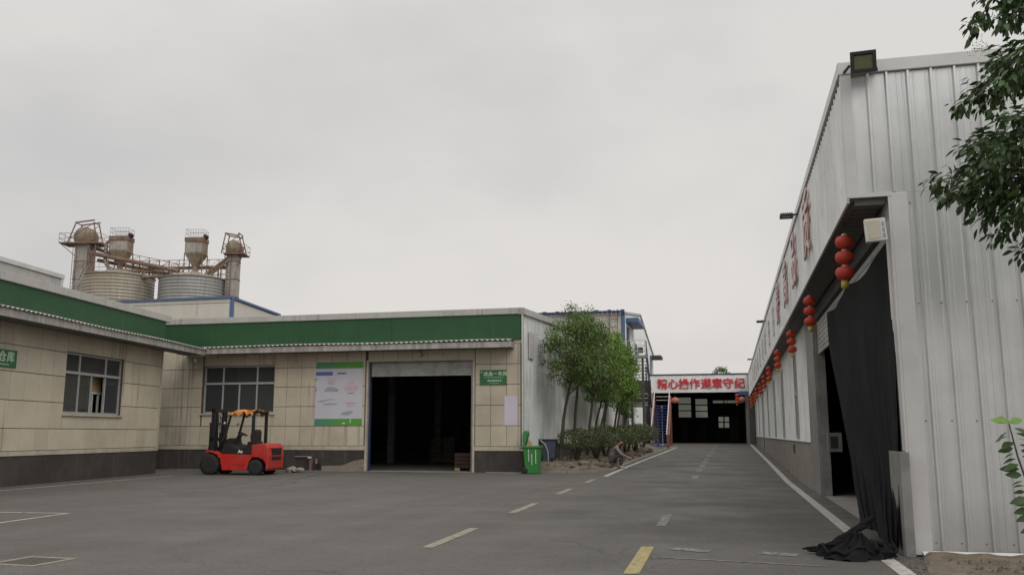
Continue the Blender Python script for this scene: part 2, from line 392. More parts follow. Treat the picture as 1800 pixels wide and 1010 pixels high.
M_['cardboard'] = mat('cardboard', (0.38, 0.27, 0.15), 0.8, 0.1, 4)
M_['stone'] = mat('stone', (0.13, 0.105, 0.08), 0.9, 0.35, 6, bump=0.6, bscale=25, rnd=0.3)
M_['jacket'] = mat('grey_jacket', (0.17, 0.155, 0.14), 0.85, 0.2, 15)
M_['trousers'] = mat('dark_trousers', (0.06, 0.05, 0.045), 0.85, 0.2, 15)
M_['skin'] = mat('skin', (0.42, 0.21, 0.14), 0.55, 0.06, 10)
M_['hair'] = mat('dark_hair', (0.015, 0.012, 0.01), 0.6, 0.1, 20)
M_['shirt'] = mat('red_collar', (0.35, 0.05, 0.045), 0.8, 0.1, 15)
M_['shoe'] = mat('pale_shoe', (0.38, 0.35, 0.31), 0.7, 0.15, 15)
M_['concrete'] = mat('concrete_slab', (0.24, 0.225, 0.20), 0.9, 0.2, 2, bump=0.3, bscale=30)

def add_drips(m, col, amt, lo=0.56, hi=0.68, fz=0.16, fs=7.0, gate=(0.42, 0.6, 0.15)):
    """narrow rain-run stains: a mask of its own over the material's colour"""
    t = m.node_tree; L = t.links.new; N = t.nodes.new; bs = t.nodes['Principled BSDF']
    g = N('ShaderNodeNewGeometry'); mp = N('ShaderNodeMapping'); mp.inputs['Scale'].default_value = (fs, fs, fz); L(g.outputs['Position'], mp.inputs[0])
    n = N('ShaderNodeTexNoise'); n.inputs['Scale'].default_value = 1.0; n.inputs['Detail'].default_value = 4; L(mp.outputs[0], n.inputs['Vector'])
    n2 = N('ShaderNodeTexNoise'); n2.inputs['Scale'].default_value = 0.45; n2.inputs['Detail'].default_value = 3; L(g.outputs['Position'], n2.inputs['Vector'])
    def rng(s, a, b, c, d):
        r = N('ShaderNodeMapRange'); L(s, r.inputs['Value']); r.inputs['From Min'].default_value = a; r.inputs['From Max'].default_value = b; r.inputs['To Min'].default_value = c; r.inputs['To Max'].default_value = d; return r.outputs[0]
    mu = N('ShaderNodeMath'); mu.operation = 'MULTIPLY'; L(rng(n.outputs['Fac'], lo, hi, 0, amt), mu.inputs[0]); L(rng(n2.outputs['Fac'], gate[0], gate[1], gate[2], 1), mu.inputs[1])
    mx = N('ShaderNodeMixRGB'); cur = bs.inputs['Base Color'].links[0].from_socket
    L(mu.outputs[0], mx.inputs[0]); L(cur, mx.inputs[1]); mx.inputs[2].default_value = (*col, 1); L(mx.outputs[0], bs.inputs['Base Color'])
add_drips(M_['tile'], (0.10, 0.07, 0.045), 0.50, gate=(0.50, 0.62, 0.02))
add_drips(M_['green'], (0.05, 0.075, 0.045), 0.45)
add_drips(M_['cap'], (0.20, 0.18, 0.15), 0.5, fz=1.0)
add_drips(M_['silver'], (0.30, 0.27, 0.22), 0.35, 0.6, 0.74, fs=11)
add_drips(M_['silver2'], (0.34, 0.33, 0.30), 0.40, 0.58, 0.72, fs=9)
add_drips(M_['plinth'], (0.12, 0.10, 0.08), 0.5, 0.56, 0.7, fz=0.6)

def grad_green():
    m = mat('banner_green_band', (0.08, 0.33, 0.05), 0.55, 0.0)
    t = m.node_tree; L = t.links.new; N = t.nodes.new; bs = t.nodes['Principled BSDF']
    g = N('ShaderNodeNewGeometry'); sp = N('ShaderNodeSeparateXYZ'); L(g.outputs['Position'], sp.inputs[0])
    r = N('ShaderNodeMapRange'); L(sp.outputs['X'], r.inputs['Value']); r.inputs['From Min'].default_value = -15.2; r.inputs['From Max'].default_value = -14.0
    mx = N('ShaderNodeMixRGB'); L(r.outputs[0], mx.inputs[0]); mx.inputs[1].default_value = (0.06, 0.23, 0.17, 1); mx.inputs[2].default_value = (0.09, 0.31, 0.045, 1)
    L(mx.outputs[0], bs.inputs['Base Color']); return m
M_['band'] = grad_green()

_gl = {}
def text_mesh(body, size, mat_, bold=0.0, extrude=0.01, edge=None):
    key = (body, size, mat_.name, bold, extrude)
    if key in _gl: return _gl[key]
    c = bpy.data.curves.new('lettering', 'FONT'); c.body = body; c.size = size; c.extrude = extrude; c.offset = bold; c.resolution_u = 2
    c.align_x = 'CENTER'; c.align_y = 'CENTER'
    o = bpy.data.objects.new('lettering', c); COL.objects.link(o)
    bpy.context.view_layer.update()
    dg = bpy.context.evaluated_depsgraph_get()
    me = bpy.data.meshes.new_from_object(o.evaluated_get(dg))
    bpy.data.objects.remove(o); bpy.data.curves.remove(c)
    me.materials.clear(); me.materials.append(mat_)
    if edge:
        me.materials.append(edge)
        for p in me.polygons:
            p.material_index = 0 if abs(p.normal.z) > 0.7 else 1
    _gl[key] = me
    return me
def frame_mat(origin, xdir, zdir=(0, 0, 1)):
    """matrix taking text-plane x to xdir and text-plane y to zdir"""
    x = Vector(xdir).normalized(); y = Vector(zdir).normalized(); z = x.cross(y)
    m = Matrix((x, y, z)).transposed().to_4x4(); m.translation = Vector(origin); return m

# ================================================================== ground, road, markings
def sheet(name, x0, x1, y0, y1, dz, m, nx=1, step=5.0, parent=None):
    ys = [y0]
    while ys[-1] < y1 - 1e-6: ys.append(min(ys[-1] + step, y1))
    for b in (28.0, 73.0):
        if y0 < b < y1 and b not in ys: ys.append(b)
    ys.sort()
    mb = MB(); vs = []
    for y in ys:
        for i in range(nx+1): vs.append((x0 + (x1-x0)*i/nx, y, gz(y)+dz))
    fs = [(j*(nx+1)+i, j*(nx+1)+i+1, (j+1)*(nx+1)+i+1, (j+1)*(nx+1)+i) for j in range(len(ys)-1) for i in range(nx)]
    mb.add(vs, fs)
    return mb.build(name, m, parent)
tag(sheet('ground', -900, 900, -200, 1800, -0.02, M_['ground'], step=50), kind='structure')
road = tag(sheet('road', -23.5, 13.0, -25, 96, 0.0, M_['asphalt']), kind='structure')

def strip(pts, w, m, name='painted_line', dz=0.005):
    vs = []; pts = [Vector((*p, 0)) for p in pts]
    fine = []
    for a, b in zip(pts, pts[1:]):
        n = max(1, int((b-a).length/3)); fine += [a.lerp(b, i/n) for i in range(n)]
    fine.append(pts[-1])
    for i, p in enumerate(fine):
        t = (fine[min(i+1, len(fine)-1)] - fine[max(i-1, 0)]).normalized(); s_ = Vector((t.y, -t.x, 0))*w/2
        for q in (p-s_, p+s_): vs.append((q.x, q.y, gz(q.y)+dz))
    return MB().add(vs, [(2*i, 2*i+1, 2*i+3, 2*i+2) for i in range(len(fine)-1)]).build(name, m, road)
strip([(-1.03, 9.35), (-1.06, 11.6)], 0.16, M_['yellow_line'], 'painted_dash')
strip([(-1.09, 14.2), (-1.12, 16.2)], 0.15, M_['faint_line'], 'painted_dash')
for y in (29.0, 33.0, 36.3, 39.6, 42.7, 47.2, 51.8, 56.6, 61.5, 66.5):
    strip([(-1.16+(y-30)*0.003, y), (-1.16+(y-30)*0.003, y+1.7)], 0.2, M_['faint_line'], 'painted_dash')
for a, b in ((10.86, 13.2), (15.86, 18.15), (21.0, 23.1), (26.0, 28.0)):
    strip([(-3.72-(a-10.8)*0.026, a), (-3.72-(b-10.8)*0.026, b)], 0.15, M_['pale_line'], 'painted_dash')
strip([(-4.03, 29.5), (-4.0, 36), (-3.85, 46), (-3.56, 62.5)], 0.16, M_['white_line'])
strip([(1.72, 6.0), (1.68, 10.3), (1.62, 13.4), (1.6, 25), (1.58, 40), (1.48, 72)], 0.17, M_['white_line'])
strip([(-0.92, 10.66), (0.1, 10.5), (0.95, 10.35)], 0.06, M_['faint_line'])
strip([(-0.75, 11.5), (-0.3, 11.3)], 0.22, M_['faint_line'])
strip([(0.30, 11.35), (0.72, 11.2)], 0.26, M_['faint_line'])
strip([(-16.5, 13.55), (-11.5, 13.92)], 0.08, M_['white_line'])
strip([(-11.5, 13.92), (-11.3, 11.6), (-11.2, 9.0)], 0.08, M_['white_line'])
strip([(-17.6, 18.0), (-18.32, 27.0)], 0.10, M_['white_line'])
strip([(-12.75, 21.2), (-14.05, 29.75)], 0.09, M_['faint_line'])
strip([(-17.0, 20.6), (-12.8, 21.6)], 0.05, M_['faint_line'])

dc = thing('drain_cover', 'square drain cover with pale worn frame sunk in the asphalt', 'drain cover', (-7.58, 8.65, 0))
mb = MB()
c0, w0 = Vector((-7.58, 8.67, 0)), 0.30
a_ = Vector((0.97, -0.05, 0)); b_ = Vector((0.05, 0.97, 0))
for s in (-1, 1):
    mb.bar(c0 + a_*w0*s - b_*(w0+.03) + Vector((0,0,.004)), c0 + a_*w0*s + b_*(w0+.03) + Vector((0,0,.004)), 0.07, 0.012)
    mb.bar(c0 + b_*w0*s - a_*(w0-.035) + Vector((0,0,.003)), c0 + b_*w0*s + a_*(w0-.035) + Vector((0,0,.003)), 0.07, 0.012)
mb.build('frame', M_['plaster'], dc)
mb = MB()
for i in range(7):
    t = -0.24 + i*0.08
    mb.bar(c0 + a_*t - b_*0.26 + Vector((0,0,.003)), c0 + a_*t + b_*0.26 + Vector((0,0,.003)), 0.045, 0.008)
mb.build('grate', M_['steel_dark2'], dc)

# ================================================================== wall tools
def rect_minus(r, o):
    a, b, c, d = r; e, f, g, h = o                # (s0, s1, z0, z1)
    if e >= b or f <= a or g >= d or h <= c: return [r]
    out = []
    if e > a: out.append((a, e, c, d))
    if f < b: out.append((f, b, c, d))
    m0, m1 = max(a, e), min(b, f)
    if g > c: out.append((m0, m1, c, g))
    if h < d: out.append((m0, m1, h, d))
    return out
def cut(rects, ops):
    for o in ops:
        rects = [q for r in rects for q in rect_minus(r, o)]
    return rects
_tm = {}
def block(name, parent, F, s0, s1, y0, y1, z0, z1, m, bev=0.0):
    """a shared box piece in wall frame F"""
    key = (round(s1-s0, 3), round(y1-y0, 3), round(z1-z0, 3), m.name)
    if key not in _tm:
        b = MB(); w, t, h = s1-s0, y1-y0, z1-z0
        e = min(0.006, w/4, t/3)
        b.add([(0,0,0),(w,0,0),(w,0,h),(0,0,h),(0,t-e,0),(w,t-e,0),(w,t-e,h),(0,t-e,h),(e,t,e),(w-e,t,e),(w-e,t,h-e),(e,t,h-e)],
              [(0,1,2,3),(0,4,5,1),(1,5,6,2),(2,6,7,3),(3,7,4,0),(4,8,9,5),(5,9,10,6),(6,10,11,7),(7,11,8,4),(8,11,10,9)])
        _tm[key] = b.mesh(name, m)
    return inst(name, _tm[key], parent, F @ Matrix.Translation((s0, y0, z0)))
def wall_mesh(F, s0, s1, z0, z1, t0, t1, ops):
    b = MB(F)
    for (a, e, c, d) in cut([(s0, s1, z0, z1)], ops): b.box(a, e, t0, t1, c, d)
    return b
def tile_wall(parent, F, s0, s1, cols, rows, ops, m):
    for i in range(len(cols)-1):
        for j in range(len(rows)-1):
            for (a, b, c, d) in cut([(cols[i], cols[i+1], rows[j], rows[j+1])], ops):
                if b-a < 0.06 or d-c < 0.06: continue
                block('tile', parent, F, a+.006, b-.006, 0.0, 0.016, c+.009, d-.009, m)
_rp = {}
def rib_panel(name, parent, F, s0, w, z0, z1, ribs, m, depth=0.03, z1b=None, minor=True, out=0.0):
    """profiled sheet; z1b = height of the far top corner when the top slopes"""
    h = z1-z0; hb = (z1b-z0) if z1b is not None else h
    key = (round(w, 3), round(h, 3), round(hb, 3), ribs, m.name, depth, minor)
    if key not in _rp:
        prof = [(0, 0)]
        p = w/ribs
        for i in range(ribs):
            a = p*(i+0.5)
            if minor: prof += [(a-p*0.28, 0), (a-p*0.26, depth*0.12), (a-p*0.22, depth*0.12), (a-p*0.20, 0)]
            prof += [(a-0.028, 0), (a-0.013, depth), (a+0.013, depth), (a+0.028, 0)]
            if minor: prof += [(a+p*0.20, 0), (a+p*0.22, depth*0.12), (a+p*0.26, depth*0.12), (a+p*0.28, 0)]
        prof.append((w, 0))
        n = len(prof); b = MB()
        b.add([(s, y, 0) for s, y in prof] + [(s, y, h + (hb-h)*s/w) for s, y in prof], [(i, i+1, n+i+1, n+i) for i in range(n-1)])
        _rp[key] = b.mesh(name, m)
    return inst(name, _rp[key], parent, F @ Matrix.Translation((s0, out, z0)))

def window(parent, F, s0, s1, z0, z1, ztr, top_s, bot_s, glass, skip=(), fw=0.055, depth=-0.10, sill=True):
    """aluminium window with one transom; each pane a sub-part"""
    w = bpy.data.objects.new('window', None); put(w, parent, F @ Matrix.Translation(((s0+s1)/2, 0, z0)))
    b = MB(F); y0, y1 = depth-0.04, depth+0.03
    b.box(s0, s0+fw, y0, y1, z0, z1); b.box(s1-fw, s1, y0, y1, z0, z1)
    b.box(s0+fw, s1-fw, y0, y1-.002, z0, z0+fw); b.box(s0+fw, s1-fw, y0, y1-.002, z1-fw, z1)
    b.box(s0+fw, s1-fw, y0, y1+.012, ztr-.04, ztr+.04)
    for s in top_s: b.box(s-.03, s+.03, y0, y1-.006, ztr+.04, z1-fw)
    for s in bot_s: b.box(s-.028, s+.028, y0, y1-.006, z0+fw, ztr-.04)
    b.build('frame', M_['alu'], w)
    def panes(ss, za, zb, row):
        e = [s0+fw] + sorted(ss) + [s1-fw]
        for i in range(len(e)-1):
            if (row, i) in skip: continue
            MB(F).box(e[i]+.01, e[i+1]-.01, depth-.012, depth-.006, za, zb).build('pane', glass, w)
    panes(top_s, ztr+.03, z1-fw+.01, 1); panes(bot_s, z0+fw-.01, ztr-.03, 0)
    if sill: MB(F).box(s0-.06, s1+.06, -.10, .07, z0-.07, z0-.004).build('sill', M_['trim_beige'], w)
    return w

def awning(parent, F, s0, s1, out, zf, zw, m, pitch=0.19):
    """corrugated sheet over the wall with a wavy front edge"""
    n = int((s1-s0)/pitch*6); vs = []
    rr = random.Random(5)
    for i in range(n+1):
        s = s0 + (s1-s0)*i/n
        dz = 0.022*math.sin(2*math.pi*s/pitch) + 0.012*math.sin(s*0.9)
        vs += [(s, -0.02, zw+dz), (s, out, zf+dz), (s, out, zf+dz-0.012), (s, -0.02, zw+dz-0.012)]
    fs = []
    for i in range(n):
        a, b = i*4, i*4+4
        fs += [(a, a+1, b+1, b), (a+1, a+2, b+2, b+1), (a+2, a+3, b+3, b+2)]
    return MB(F).add(vs, fs, True).build('awning_sheet', m, parent)

# ================================================================== front workshop (beige tiles, green parapet)
fb = thing('workshop_building', 'beige tiled workshop with green parapet and wide open roller door', 'building', (-14.5, 31.05, 0))
F1 = Matrix(((-1, 0, 0, -7.15), (0, -1, 0, 31.05), (0, 0, 1, 0), (0, 0, 0, 1)))   # s to the left, out to the camera
D0, D1 = 1.82, 5.92                                   # door opening
WN = (9.75, 12.80, 2.18, 4.0)
ops = [(D0, D1, -1, 4.04), WN]
wall_mesh(F1, 0.0, 19, 0.0, 5.66, -0.25, -0.004, ops).build('wall', M_['grout'], fb)
ops_p = [(D0-.05, D1+.05, -1, 4.09), WN]
cols = [0.06, 0.16, 0.58, 1.17, 1.75] + [1.82 + 0.5857*i for i in range(1, 8)] + [6.02, 6.2] + [6.2 + 0.605*i for i in range(1, 22)]
tile_wall(fb, F1, 0, 19, cols, [0.95, 1.68, 2.41, 3.15, 3.88, 4.62], ops_p, M_['tile'])
for (a, b) in ((0.0, D0-.05), (D1+.05, 19.0)):
    MB(F1).box(a, b, 0.0, 0.03, 0.80, 0.945).build('base_trim', M_['trim_beige'], fb, bevel=0.006)
    MB(F1).box(a, b, -0.004, 0.012, 0.0, 0.797).build('plinth', M_['plinth'], fb)
mb = MB(F1)
for s in (D0-.05, D1-.02):
    mb.box(s, s+.07, -0.25, 0.035, 0.0, 4.04)
mb.box(D0-.05, D1+.05, -0.25, 0.036, 4.043, 4.11)
mb.build('door_frame', M_['trim_beige'], fb)
MB(F1).box(D1-.075, D1-.022, -0.24, -0.10, 0, 4.0).build('door_rail', M_['navy'], fb)
MB(F1).box(D0+.025, D0+.10, -0.24, -0.05, 0, 4.0).build('door_rail', M_['steel_grey'], fb)
sh = MB(F1).box(D0+.02, D1-.02, -0.60, -0.16, 3.92, 4.04).build('roller_shutter', M_['shutter'], fb)
for i in range(6):
    block('slat', sh, F1, D0+.10, D1-.10, -0.14, -0.105, 3.50+i*0.072, 3.50+i*0.072+0.066, M_['shutter'])
window(fb, F1, *WN[:2], WN[2], WN[3], 3.32, [10.53, 11.99], [10.53, 11.28, 11.99], M_['glass_dark'])
# green parapet and pale cap
for i, (a, b) in enumerate(((-0.02, 5.0), (5.0, 10.0), (10.0, 15.0), (15.0, 19.0))):
    MB(F1).box(a+.004, b-.004, -0.004, 0.05, 4.74, 5.668).build('parapet_panel', M_['green'], fb)
MB(F1).box(-0.06, 19, -0.32, 0.10, 5.672, 5.90).build('parapet_cap', M_['cap'], fb, bevel=0.012)
MB(F1).box(0.0, 19, -0.004, 0.022, 4.62, 4.736).build('wall_band', M_['trim_beige'], fb)
aw = awning(fb, F1, 0.30, 12.45, 0.80, 4.67, 4.76, M_['awning'])
MB(F1).box(0.32, 12.33, 0.715, 0.745, 4.41, 4.63).build('awning_fascia', M_['fascia'], fb, bevel=0.006)
MB(F1).box(0.29, 0.318, 0.02, 0.745, 4.43, 4.64).build('awning_end', M_['fascia'], fb)
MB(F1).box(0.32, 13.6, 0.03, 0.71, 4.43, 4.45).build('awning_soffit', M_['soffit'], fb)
# side wall (ribbed sheet) along the planting bed, its top rising to the ridge
F1s = Matrix(((0, 1, 0, -7.15), (-1, 0, 0, 59.0), (0, 0, 1, 0), (0, 0, 0, 1)))     # s towards the camera, out = +X
def top1(y): return 5.68 + (min(y, 45.0)-31.05)*0.052 - max(0, y-45.0)*0.052
mb = MB(F1s)
mb.prism([(0.0, 0.0), (27.6, 0.0), (27.6, 5.66), (14.0, top1(45)-.03), (0.0, 5.62)], 'y', -0.25, -0.012)
mb.build('side_wall', M_['inside'], fb)
n = 31; pw = 27.95/n
for i in range(n):
    s0 = i*pw
    rib_panel('side_panel', fb, F1s, s0, pw, 0.9, top1(59.0-s0), 4, M_['silver3'], 0.022, z1b=top1(59.0-s0-pw), minor=False, out=-0.004)
MB(F1s).box(27.90, 28.06, -0.003, 0.035, 0.8, 5.665).build('corner_trim', M_['silver_trim'], fb)
MB(F1s).box(0, 28.0, -0.01, 0.02, 0.0, 0.895).build('side_plinth', M_['plinth'], fb)
mb = MB()
for (ya, yb) in ((30.93, 45.0), (45.0, 59.1)):
    za, zb = top1(max(ya, 31.05)), top1(min(yb, 59))
    mb.add([(-7.25, ya, za-.03), (-7.06, ya, za-.03), (-7.06, yb, zb-.03), (-7.25, yb, zb-.03), (-7.25, ya, za+.20), (-7.06, ya, za+.20), (-7.06, yb, zb+.20), (-7.25, yb, zb+.20)],
           [(0,3,2,1),(4,5,6,7),(0,1,5,4),(1,2,6,5),(2,3,7,6),(3,0,4,7)])
mb.build('gable_cap', M_['cap'], fb)
mb = MB()
mb.add([(-26.1, 31.2, 5.6), (-7.2, 31.2, 5.6), (-7.2, 45, top1(45)-.02), (-26.1, 45, top1(45)-.02), (-7.2, 59.2, 5.6), (-26.1, 59.2, 5.6)], [(0, 1, 2, 3), (3, 2, 4, 5)])
mb.build('roof', M_['soffit'], fb)
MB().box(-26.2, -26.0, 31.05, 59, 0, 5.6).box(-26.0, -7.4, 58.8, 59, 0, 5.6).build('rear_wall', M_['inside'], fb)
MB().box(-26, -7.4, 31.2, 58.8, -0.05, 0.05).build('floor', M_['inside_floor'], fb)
for x in (-14.6, -8.2):
    for y in (37.5, 44.0, 51.0): MB().box(x-.13, x+.13, y-.13, y+.13, .05, 6.0).build('column', M_['steel_grey'], fb)

MB(F1).add([(D0, -0.02, .052), (D1, -0.02, .052), (D1+.1, .42, .006), (D0-.1, .42, .006)], [(0, 1, 2, 3)]).build('door_apron', M_['concrete'], fb)
MB(F1).add([(D1+.06, .016, .02), (D1+1.75, .016, .02), (D1+1.75, .016, .22), (D1+.95, .016, .24), (D1+.45, .016, .42), (D1+.06, .016, .48)], [(0, 1, 2, 3, 4, 5)]).build('plaster_patch', M_['plaster'], fb)
MB(F1).box(D1+1.78, D1+1.98, 0.013, 0.018, 0.05, 0.3).build('vent_hole', M_['black'], fb)
MB(F1).box(0.0, 1.3, .012, 0.30, 0.0, 0.06).build('concrete_apron', M_['concrete'], fb)
MB(F1).box(D1+.3, 14.0, .012, .22, 0.0, 0.05).build('concrete_apron', M_['concrete'], fb)

# panels with faded print on the side wall
for i, (y, zt) in enumerate(((32.35, 5.13), (34.45, 5.07))):
    t = thing('wall_notice_panel', 'white upright notice panel with faded print on ribbed side wall, %s the corner' % ('nearest' if i == 0 else 'second from'), 'notice panel', (-7.1, y, 4.15), 'notice panels on the side wall')
    MB().box(-7.118, -7.085, y-.40, y+.40, 4.15, zt).build('board', M_['silver_trim'], t)
    mb = MB(); rr = random.Random(i)
    for k2 in range(5):
        for q in range(2):
            z = zt-.13-k2*.16; y0 = y-.26+q*.28
            mb.box(-7.085, -7.083, y0, y0+rr.uniform(.12, .24), z-.05, z)
    mb.build('faded_print', M_['print_rose'], t)

# ================================================================== left warehouse wing
wa = R(7.84)
E0 = Vector((-20.0, 28.4, 0))
dW = Vector((math.sin(wa), -math.cos(wa), 0)); nW = Vector((math.cos(wa), math.sin(wa), 0))
F2 = Matrix(((dW.x, nW.x, 0, E0.x), (dW.y, nW.y, 0, E0.y), (0, 0, 1, 0), (0, 0, 0, 1)))
wb = thing('warehouse_wing', 'beige tiled warehouse wing at the left with green parapet and aluminium window', 'building', E0 + dW*6)
W2 = (2.6, 5.8, 2.0, 3.83)
wall_mesh(F2, 0.0, 17, 0.0, 5.42, -0.25, -0.004, [W2]).build('wall', M_['grout'], wb)
cols = [0.05, 0.22] + [0.22 + 0.619*i for i in range(1, 27)]
tile_wall(wb, F2, 0, 17, cols, [0.93, 1.54, 2.30, 3.07, 3.79, 4.5], [W2], M_['tile'])
MB(F2).box(-0.03, 17, 0.0, 0.03, 0.80, 0.925).build('base_trim', M_['trim_beige'], wb, bevel=0.006)
MB(F2).box(0.0, 17, -0.004, 0.012, 0.0, 0.797).build('plinth', M_['plinth'], wb)
MB(F2).box(-0.03, 0.045, -0.25, 0.034, 0.80, 4.6).build('corner_trim', M_['trim_beige'], wb)
MB(F2).box(-0.02, 17, -0.004, 0.024, 4.5, 4.68).build('wall_band', M_['trim_beige'], wb)
window(wb, F2, *W2, 3.23, [3.50, 4.96], [3.49, 4.27, 4.95], M_['glass_dark'], skip={(0, 1)})
for i, (a, b) in enumerate(((-0.02, 0.45), (0.45, 4.2), (4.2, 8.2), (8.2, 12.2), (12.2, 17.0))):
    MB(F2).box(a+.003, b-.003, -0.004, 0.05, 4.69, 5.44).build('parapet_panel', M_['green'], wb)
MB(F2).box(-0.30, 17, -0.35, 0.12, 5.445, 5.68).build('parapet_cap', M_['cap'], wb, bevel=0.012)
awning(wb, F2, -1.95, 17, 0.86, 4.60, 4.70, M_['awning'])
MB(F2).box(-1.80, 17, 0.765, 0.795, 4.36, 4.575).build('awning_fascia', M_['fascia'], wb, bevel=0.006)
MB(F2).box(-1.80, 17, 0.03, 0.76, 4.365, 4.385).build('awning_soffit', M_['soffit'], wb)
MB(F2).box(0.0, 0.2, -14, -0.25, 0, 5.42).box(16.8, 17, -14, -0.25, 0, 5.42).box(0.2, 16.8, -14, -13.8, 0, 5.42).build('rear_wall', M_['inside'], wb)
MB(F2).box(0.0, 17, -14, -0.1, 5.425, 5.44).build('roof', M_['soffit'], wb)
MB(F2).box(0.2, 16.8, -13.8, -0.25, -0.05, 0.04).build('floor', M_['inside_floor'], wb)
# things seen through the open window
t = thing('cardboard_box', 'brown cardboard box standing inside behind the open window pane', 'box', E0 + dW*4.1 - nW*0.9)
MB(F2).box(3.2, 4.75, -1.0, -0.38, 2.72, 3.25).build('carton', M_['cardboard'], t, bevel=0.01)
MB(F2).box(4.03, 4.09, -0.379, -0.374, 2.73, 3.24).build('tape', M_['black'], t)
t = thing('steel_rack', 'pale metal rack under the cardboard box inside the window', 'rack', E0 + dW*4.1 - nW*0.9)
mb = MB(F2)
for s in (3.3, 3.66, 4.0, 4.75): MB(F2).box(s, s+.05, -0.42, -0.36, 0.04, 2.655).build('post', M_['white_plastic'], t)
MB(F2).box(3.2, 4.85, -1.0, -0.34, 2.66, 2.715).build('shelf', M_['white_plastic'], t)

# ================================================================== signs on these walls
def sign(label, F, s0, s1, z0, z1, main, size, smain, zmain, lines):
    t = thing('sign_board', label, 'sign', F @ Vector(((s0+s1)/2, 0.03, z0)), 'green workshop signs')
    MB(F).box(s0, s1, 0.018, 0.045, z0, z1).build('board', M_['sign_green'], t, bevel=0.004)
    xd = -(F.to_3x3() @ Vector((1, 0, 0)))
    for i, ch in enumerate(main):
        o = inst('letter', text_mesh(ch, size, M_['print_green'], bold=0.006, extrude=0.003), t, frame_mat(F @ Vector((smain - i*size*1.08, 0.05, zmain)), xd))
    rr = random.Random(3); mb = MB(F)
    for (a, b, z, h) in lines:
        s = b
        while s > a:
            w = rr.uniform(.03, .07); mb.box(s-w, s, 0.045, 0.048, z, z+h); s -= w + rr.uniform(.012, .03)
    mb.build('small_print', M_['print_green'], t)['kind'] = 'stuff'
    return t
sign('green sign with white characters beside the roller door', F1, 0.57, 1.57, 3.13, 3.67, '成品一车间', 0.165, 1.35, 3.52, [(0.70, 1.40, 3.385, .022), (0.78, 1.28, 3.25, .06), (0.85, 1.2, 3.18, .015), (1.47, 1.53, 3.56, .06)])
sign('green sign with white characters on the left wing wall', F2, 8.13, 10.5, 3.16, 3.63, '成品仓库', 0.31, 9.40, 3.42, [(8.45, 9.6, 3.215, .03)])

# product banner
t = thing('product_banner', 'white product banner with green top and bottom bands on the tiled wall', 'banner', (-14.25, 31.0, 1.7))
B0, B1 = 6.11, 8.02
MB(F1).box(B0, B1, 0.018, 0.026, 1.71, 4.06).build('sheet', M_['banner'], t)
MB(F1).box(B0, B1, 0.0265, 0.028, 3.82, 4.06).build('top_band', M_['band'], t)
MB(F1).box(B0, B1, 0.0265, 0.028, 1.71, 1.95).build('bottom_band', M_['band'], t)
def bpos(u, v): return B1 - (u-100)/625*(B1-B0), 4.06 - (v-90)/860*2.35
def brect(mb, u0, u1, v0, v1):
    s0, z1 = bpos(u1, v0); s1, z0 = bpos(u0, v1); mb.box(s0, s1, 0.0265, 0.0285, z0, z1)
def bpoly(mb, pts):
    mb.prism([bpos(u, v) for u, v in pts], 'y', 0.0266, 0.0284)
mb = MB(F1); brect(mb, 100, 325, 220, 272); mb.build('title_bar', M_['print_blue'], t)
mb = MB(F1)
for i in range(5): brect(mb, 388+i*24, 406+i*24, 232, 258)
for i in range(4): brect(mb, 530+i*22, 547+i*22, 512, 524)
brect(mb, 85, 130, 310, 318); brect(mb, 95, 115, 332, 340)
mb.build('caption', M_['print_dark'], t)
mb = MB(F1)
bpoly(mb, [(215, 470), (250, 440), (310, 425), (370, 440), (410, 470), (400, 495), (225, 495)])
bpoly(mb, [(130, 628), (180, 612), (300, 590), (400, 612), (330, 606), (240, 618), (190, 640)])
bpoly(mb, [(195, 665), (260, 650), (400, 652), (380, 672), (240, 676)])
bpoly(mb, [(440, 800), (480, 770), (560, 755), (608, 758), (600, 790), (540, 815), (460, 815)])
brect(mb, 85, 120, 430, 495); brect(mb, 262, 355, 378, 392); brect(mb, 270, 350, 350, 366)
mb.build('product_picture', M_['print_grey'], t)
mb = MB(F1)
bpoly(mb, [(485, 420), (668, 412), (660, 470), (630, 490), (500, 492), (480, 460)]); brect(mb, 543, 608, 345, 400); brect(mb, 525, 620, 300, 312)
mb.build('product_picture', M_['print_rose'], t)
mb = MB(F1)
brect(mb, 240, 380, 306, 312); brect(mb, 500, 640, 645, 655); brect(mb, 515, 615, 690, 698); brect(mb, 530, 610, 665, 672); brect(mb, 250, 375, 330, 336)
mb.build('price_line', M_['print_pink'], t)
mb = MB(F1)
for i in range(3): brect(mb, 468+i*13, 478+i*13, 915, 932)
brect(mb, 570, 578, 865, 920)
mb.build('contact_print', M_['white'], t)
t = MB(F1).box(0.17, 0.66, 0.018, 0.024, 1.69, 2.74).build('blank_poster', M_['poster'])
tag(t, 'plain lilac white poster on the tiles right of the door', 'poster')

# ================================================================== right-hand shed with ribbed sheets
rb = thing('ribbed_shed', 'long silver ribbed sheet shed on the right with overhanging parapet', 'building', (3, 11.45, 0))
FG = Matrix(((1, 0, 0, 0), (0, 1, 0, 11.45), (0, 0, 1, 0), (0, 0, 0, 1)))
FG = Matrix(((-1, 0, 0, 12.0), (0, -1, 0, 11.45), (0, 0, 1, 0), (0, 0, 0, 1)))        # s leftwards from x=12, out to camera
MB().box(2.06, 12, 11.46, 11.66, 0.02, 4.2).box(1.62, 12, 11.46, 11.66, 4.2, 5.88).build('gable_wall', M_['inside'], rb)
pw = 0.81
for i in range(12):
    s1 = 12.0 - 2.20 - i*pw; 
    rib_panel('gable_panel', rb, FG, s1-pw+0.002, pw-0.002, 0.055, 4.335, 3, M_['silver'], 0.032)
    rib_panel('gable_panel', rb, FG, s1-pw+0.002, pw-0.002, 4.337, 5.90, 3, M_['silver'], 0.032, out=0.0)
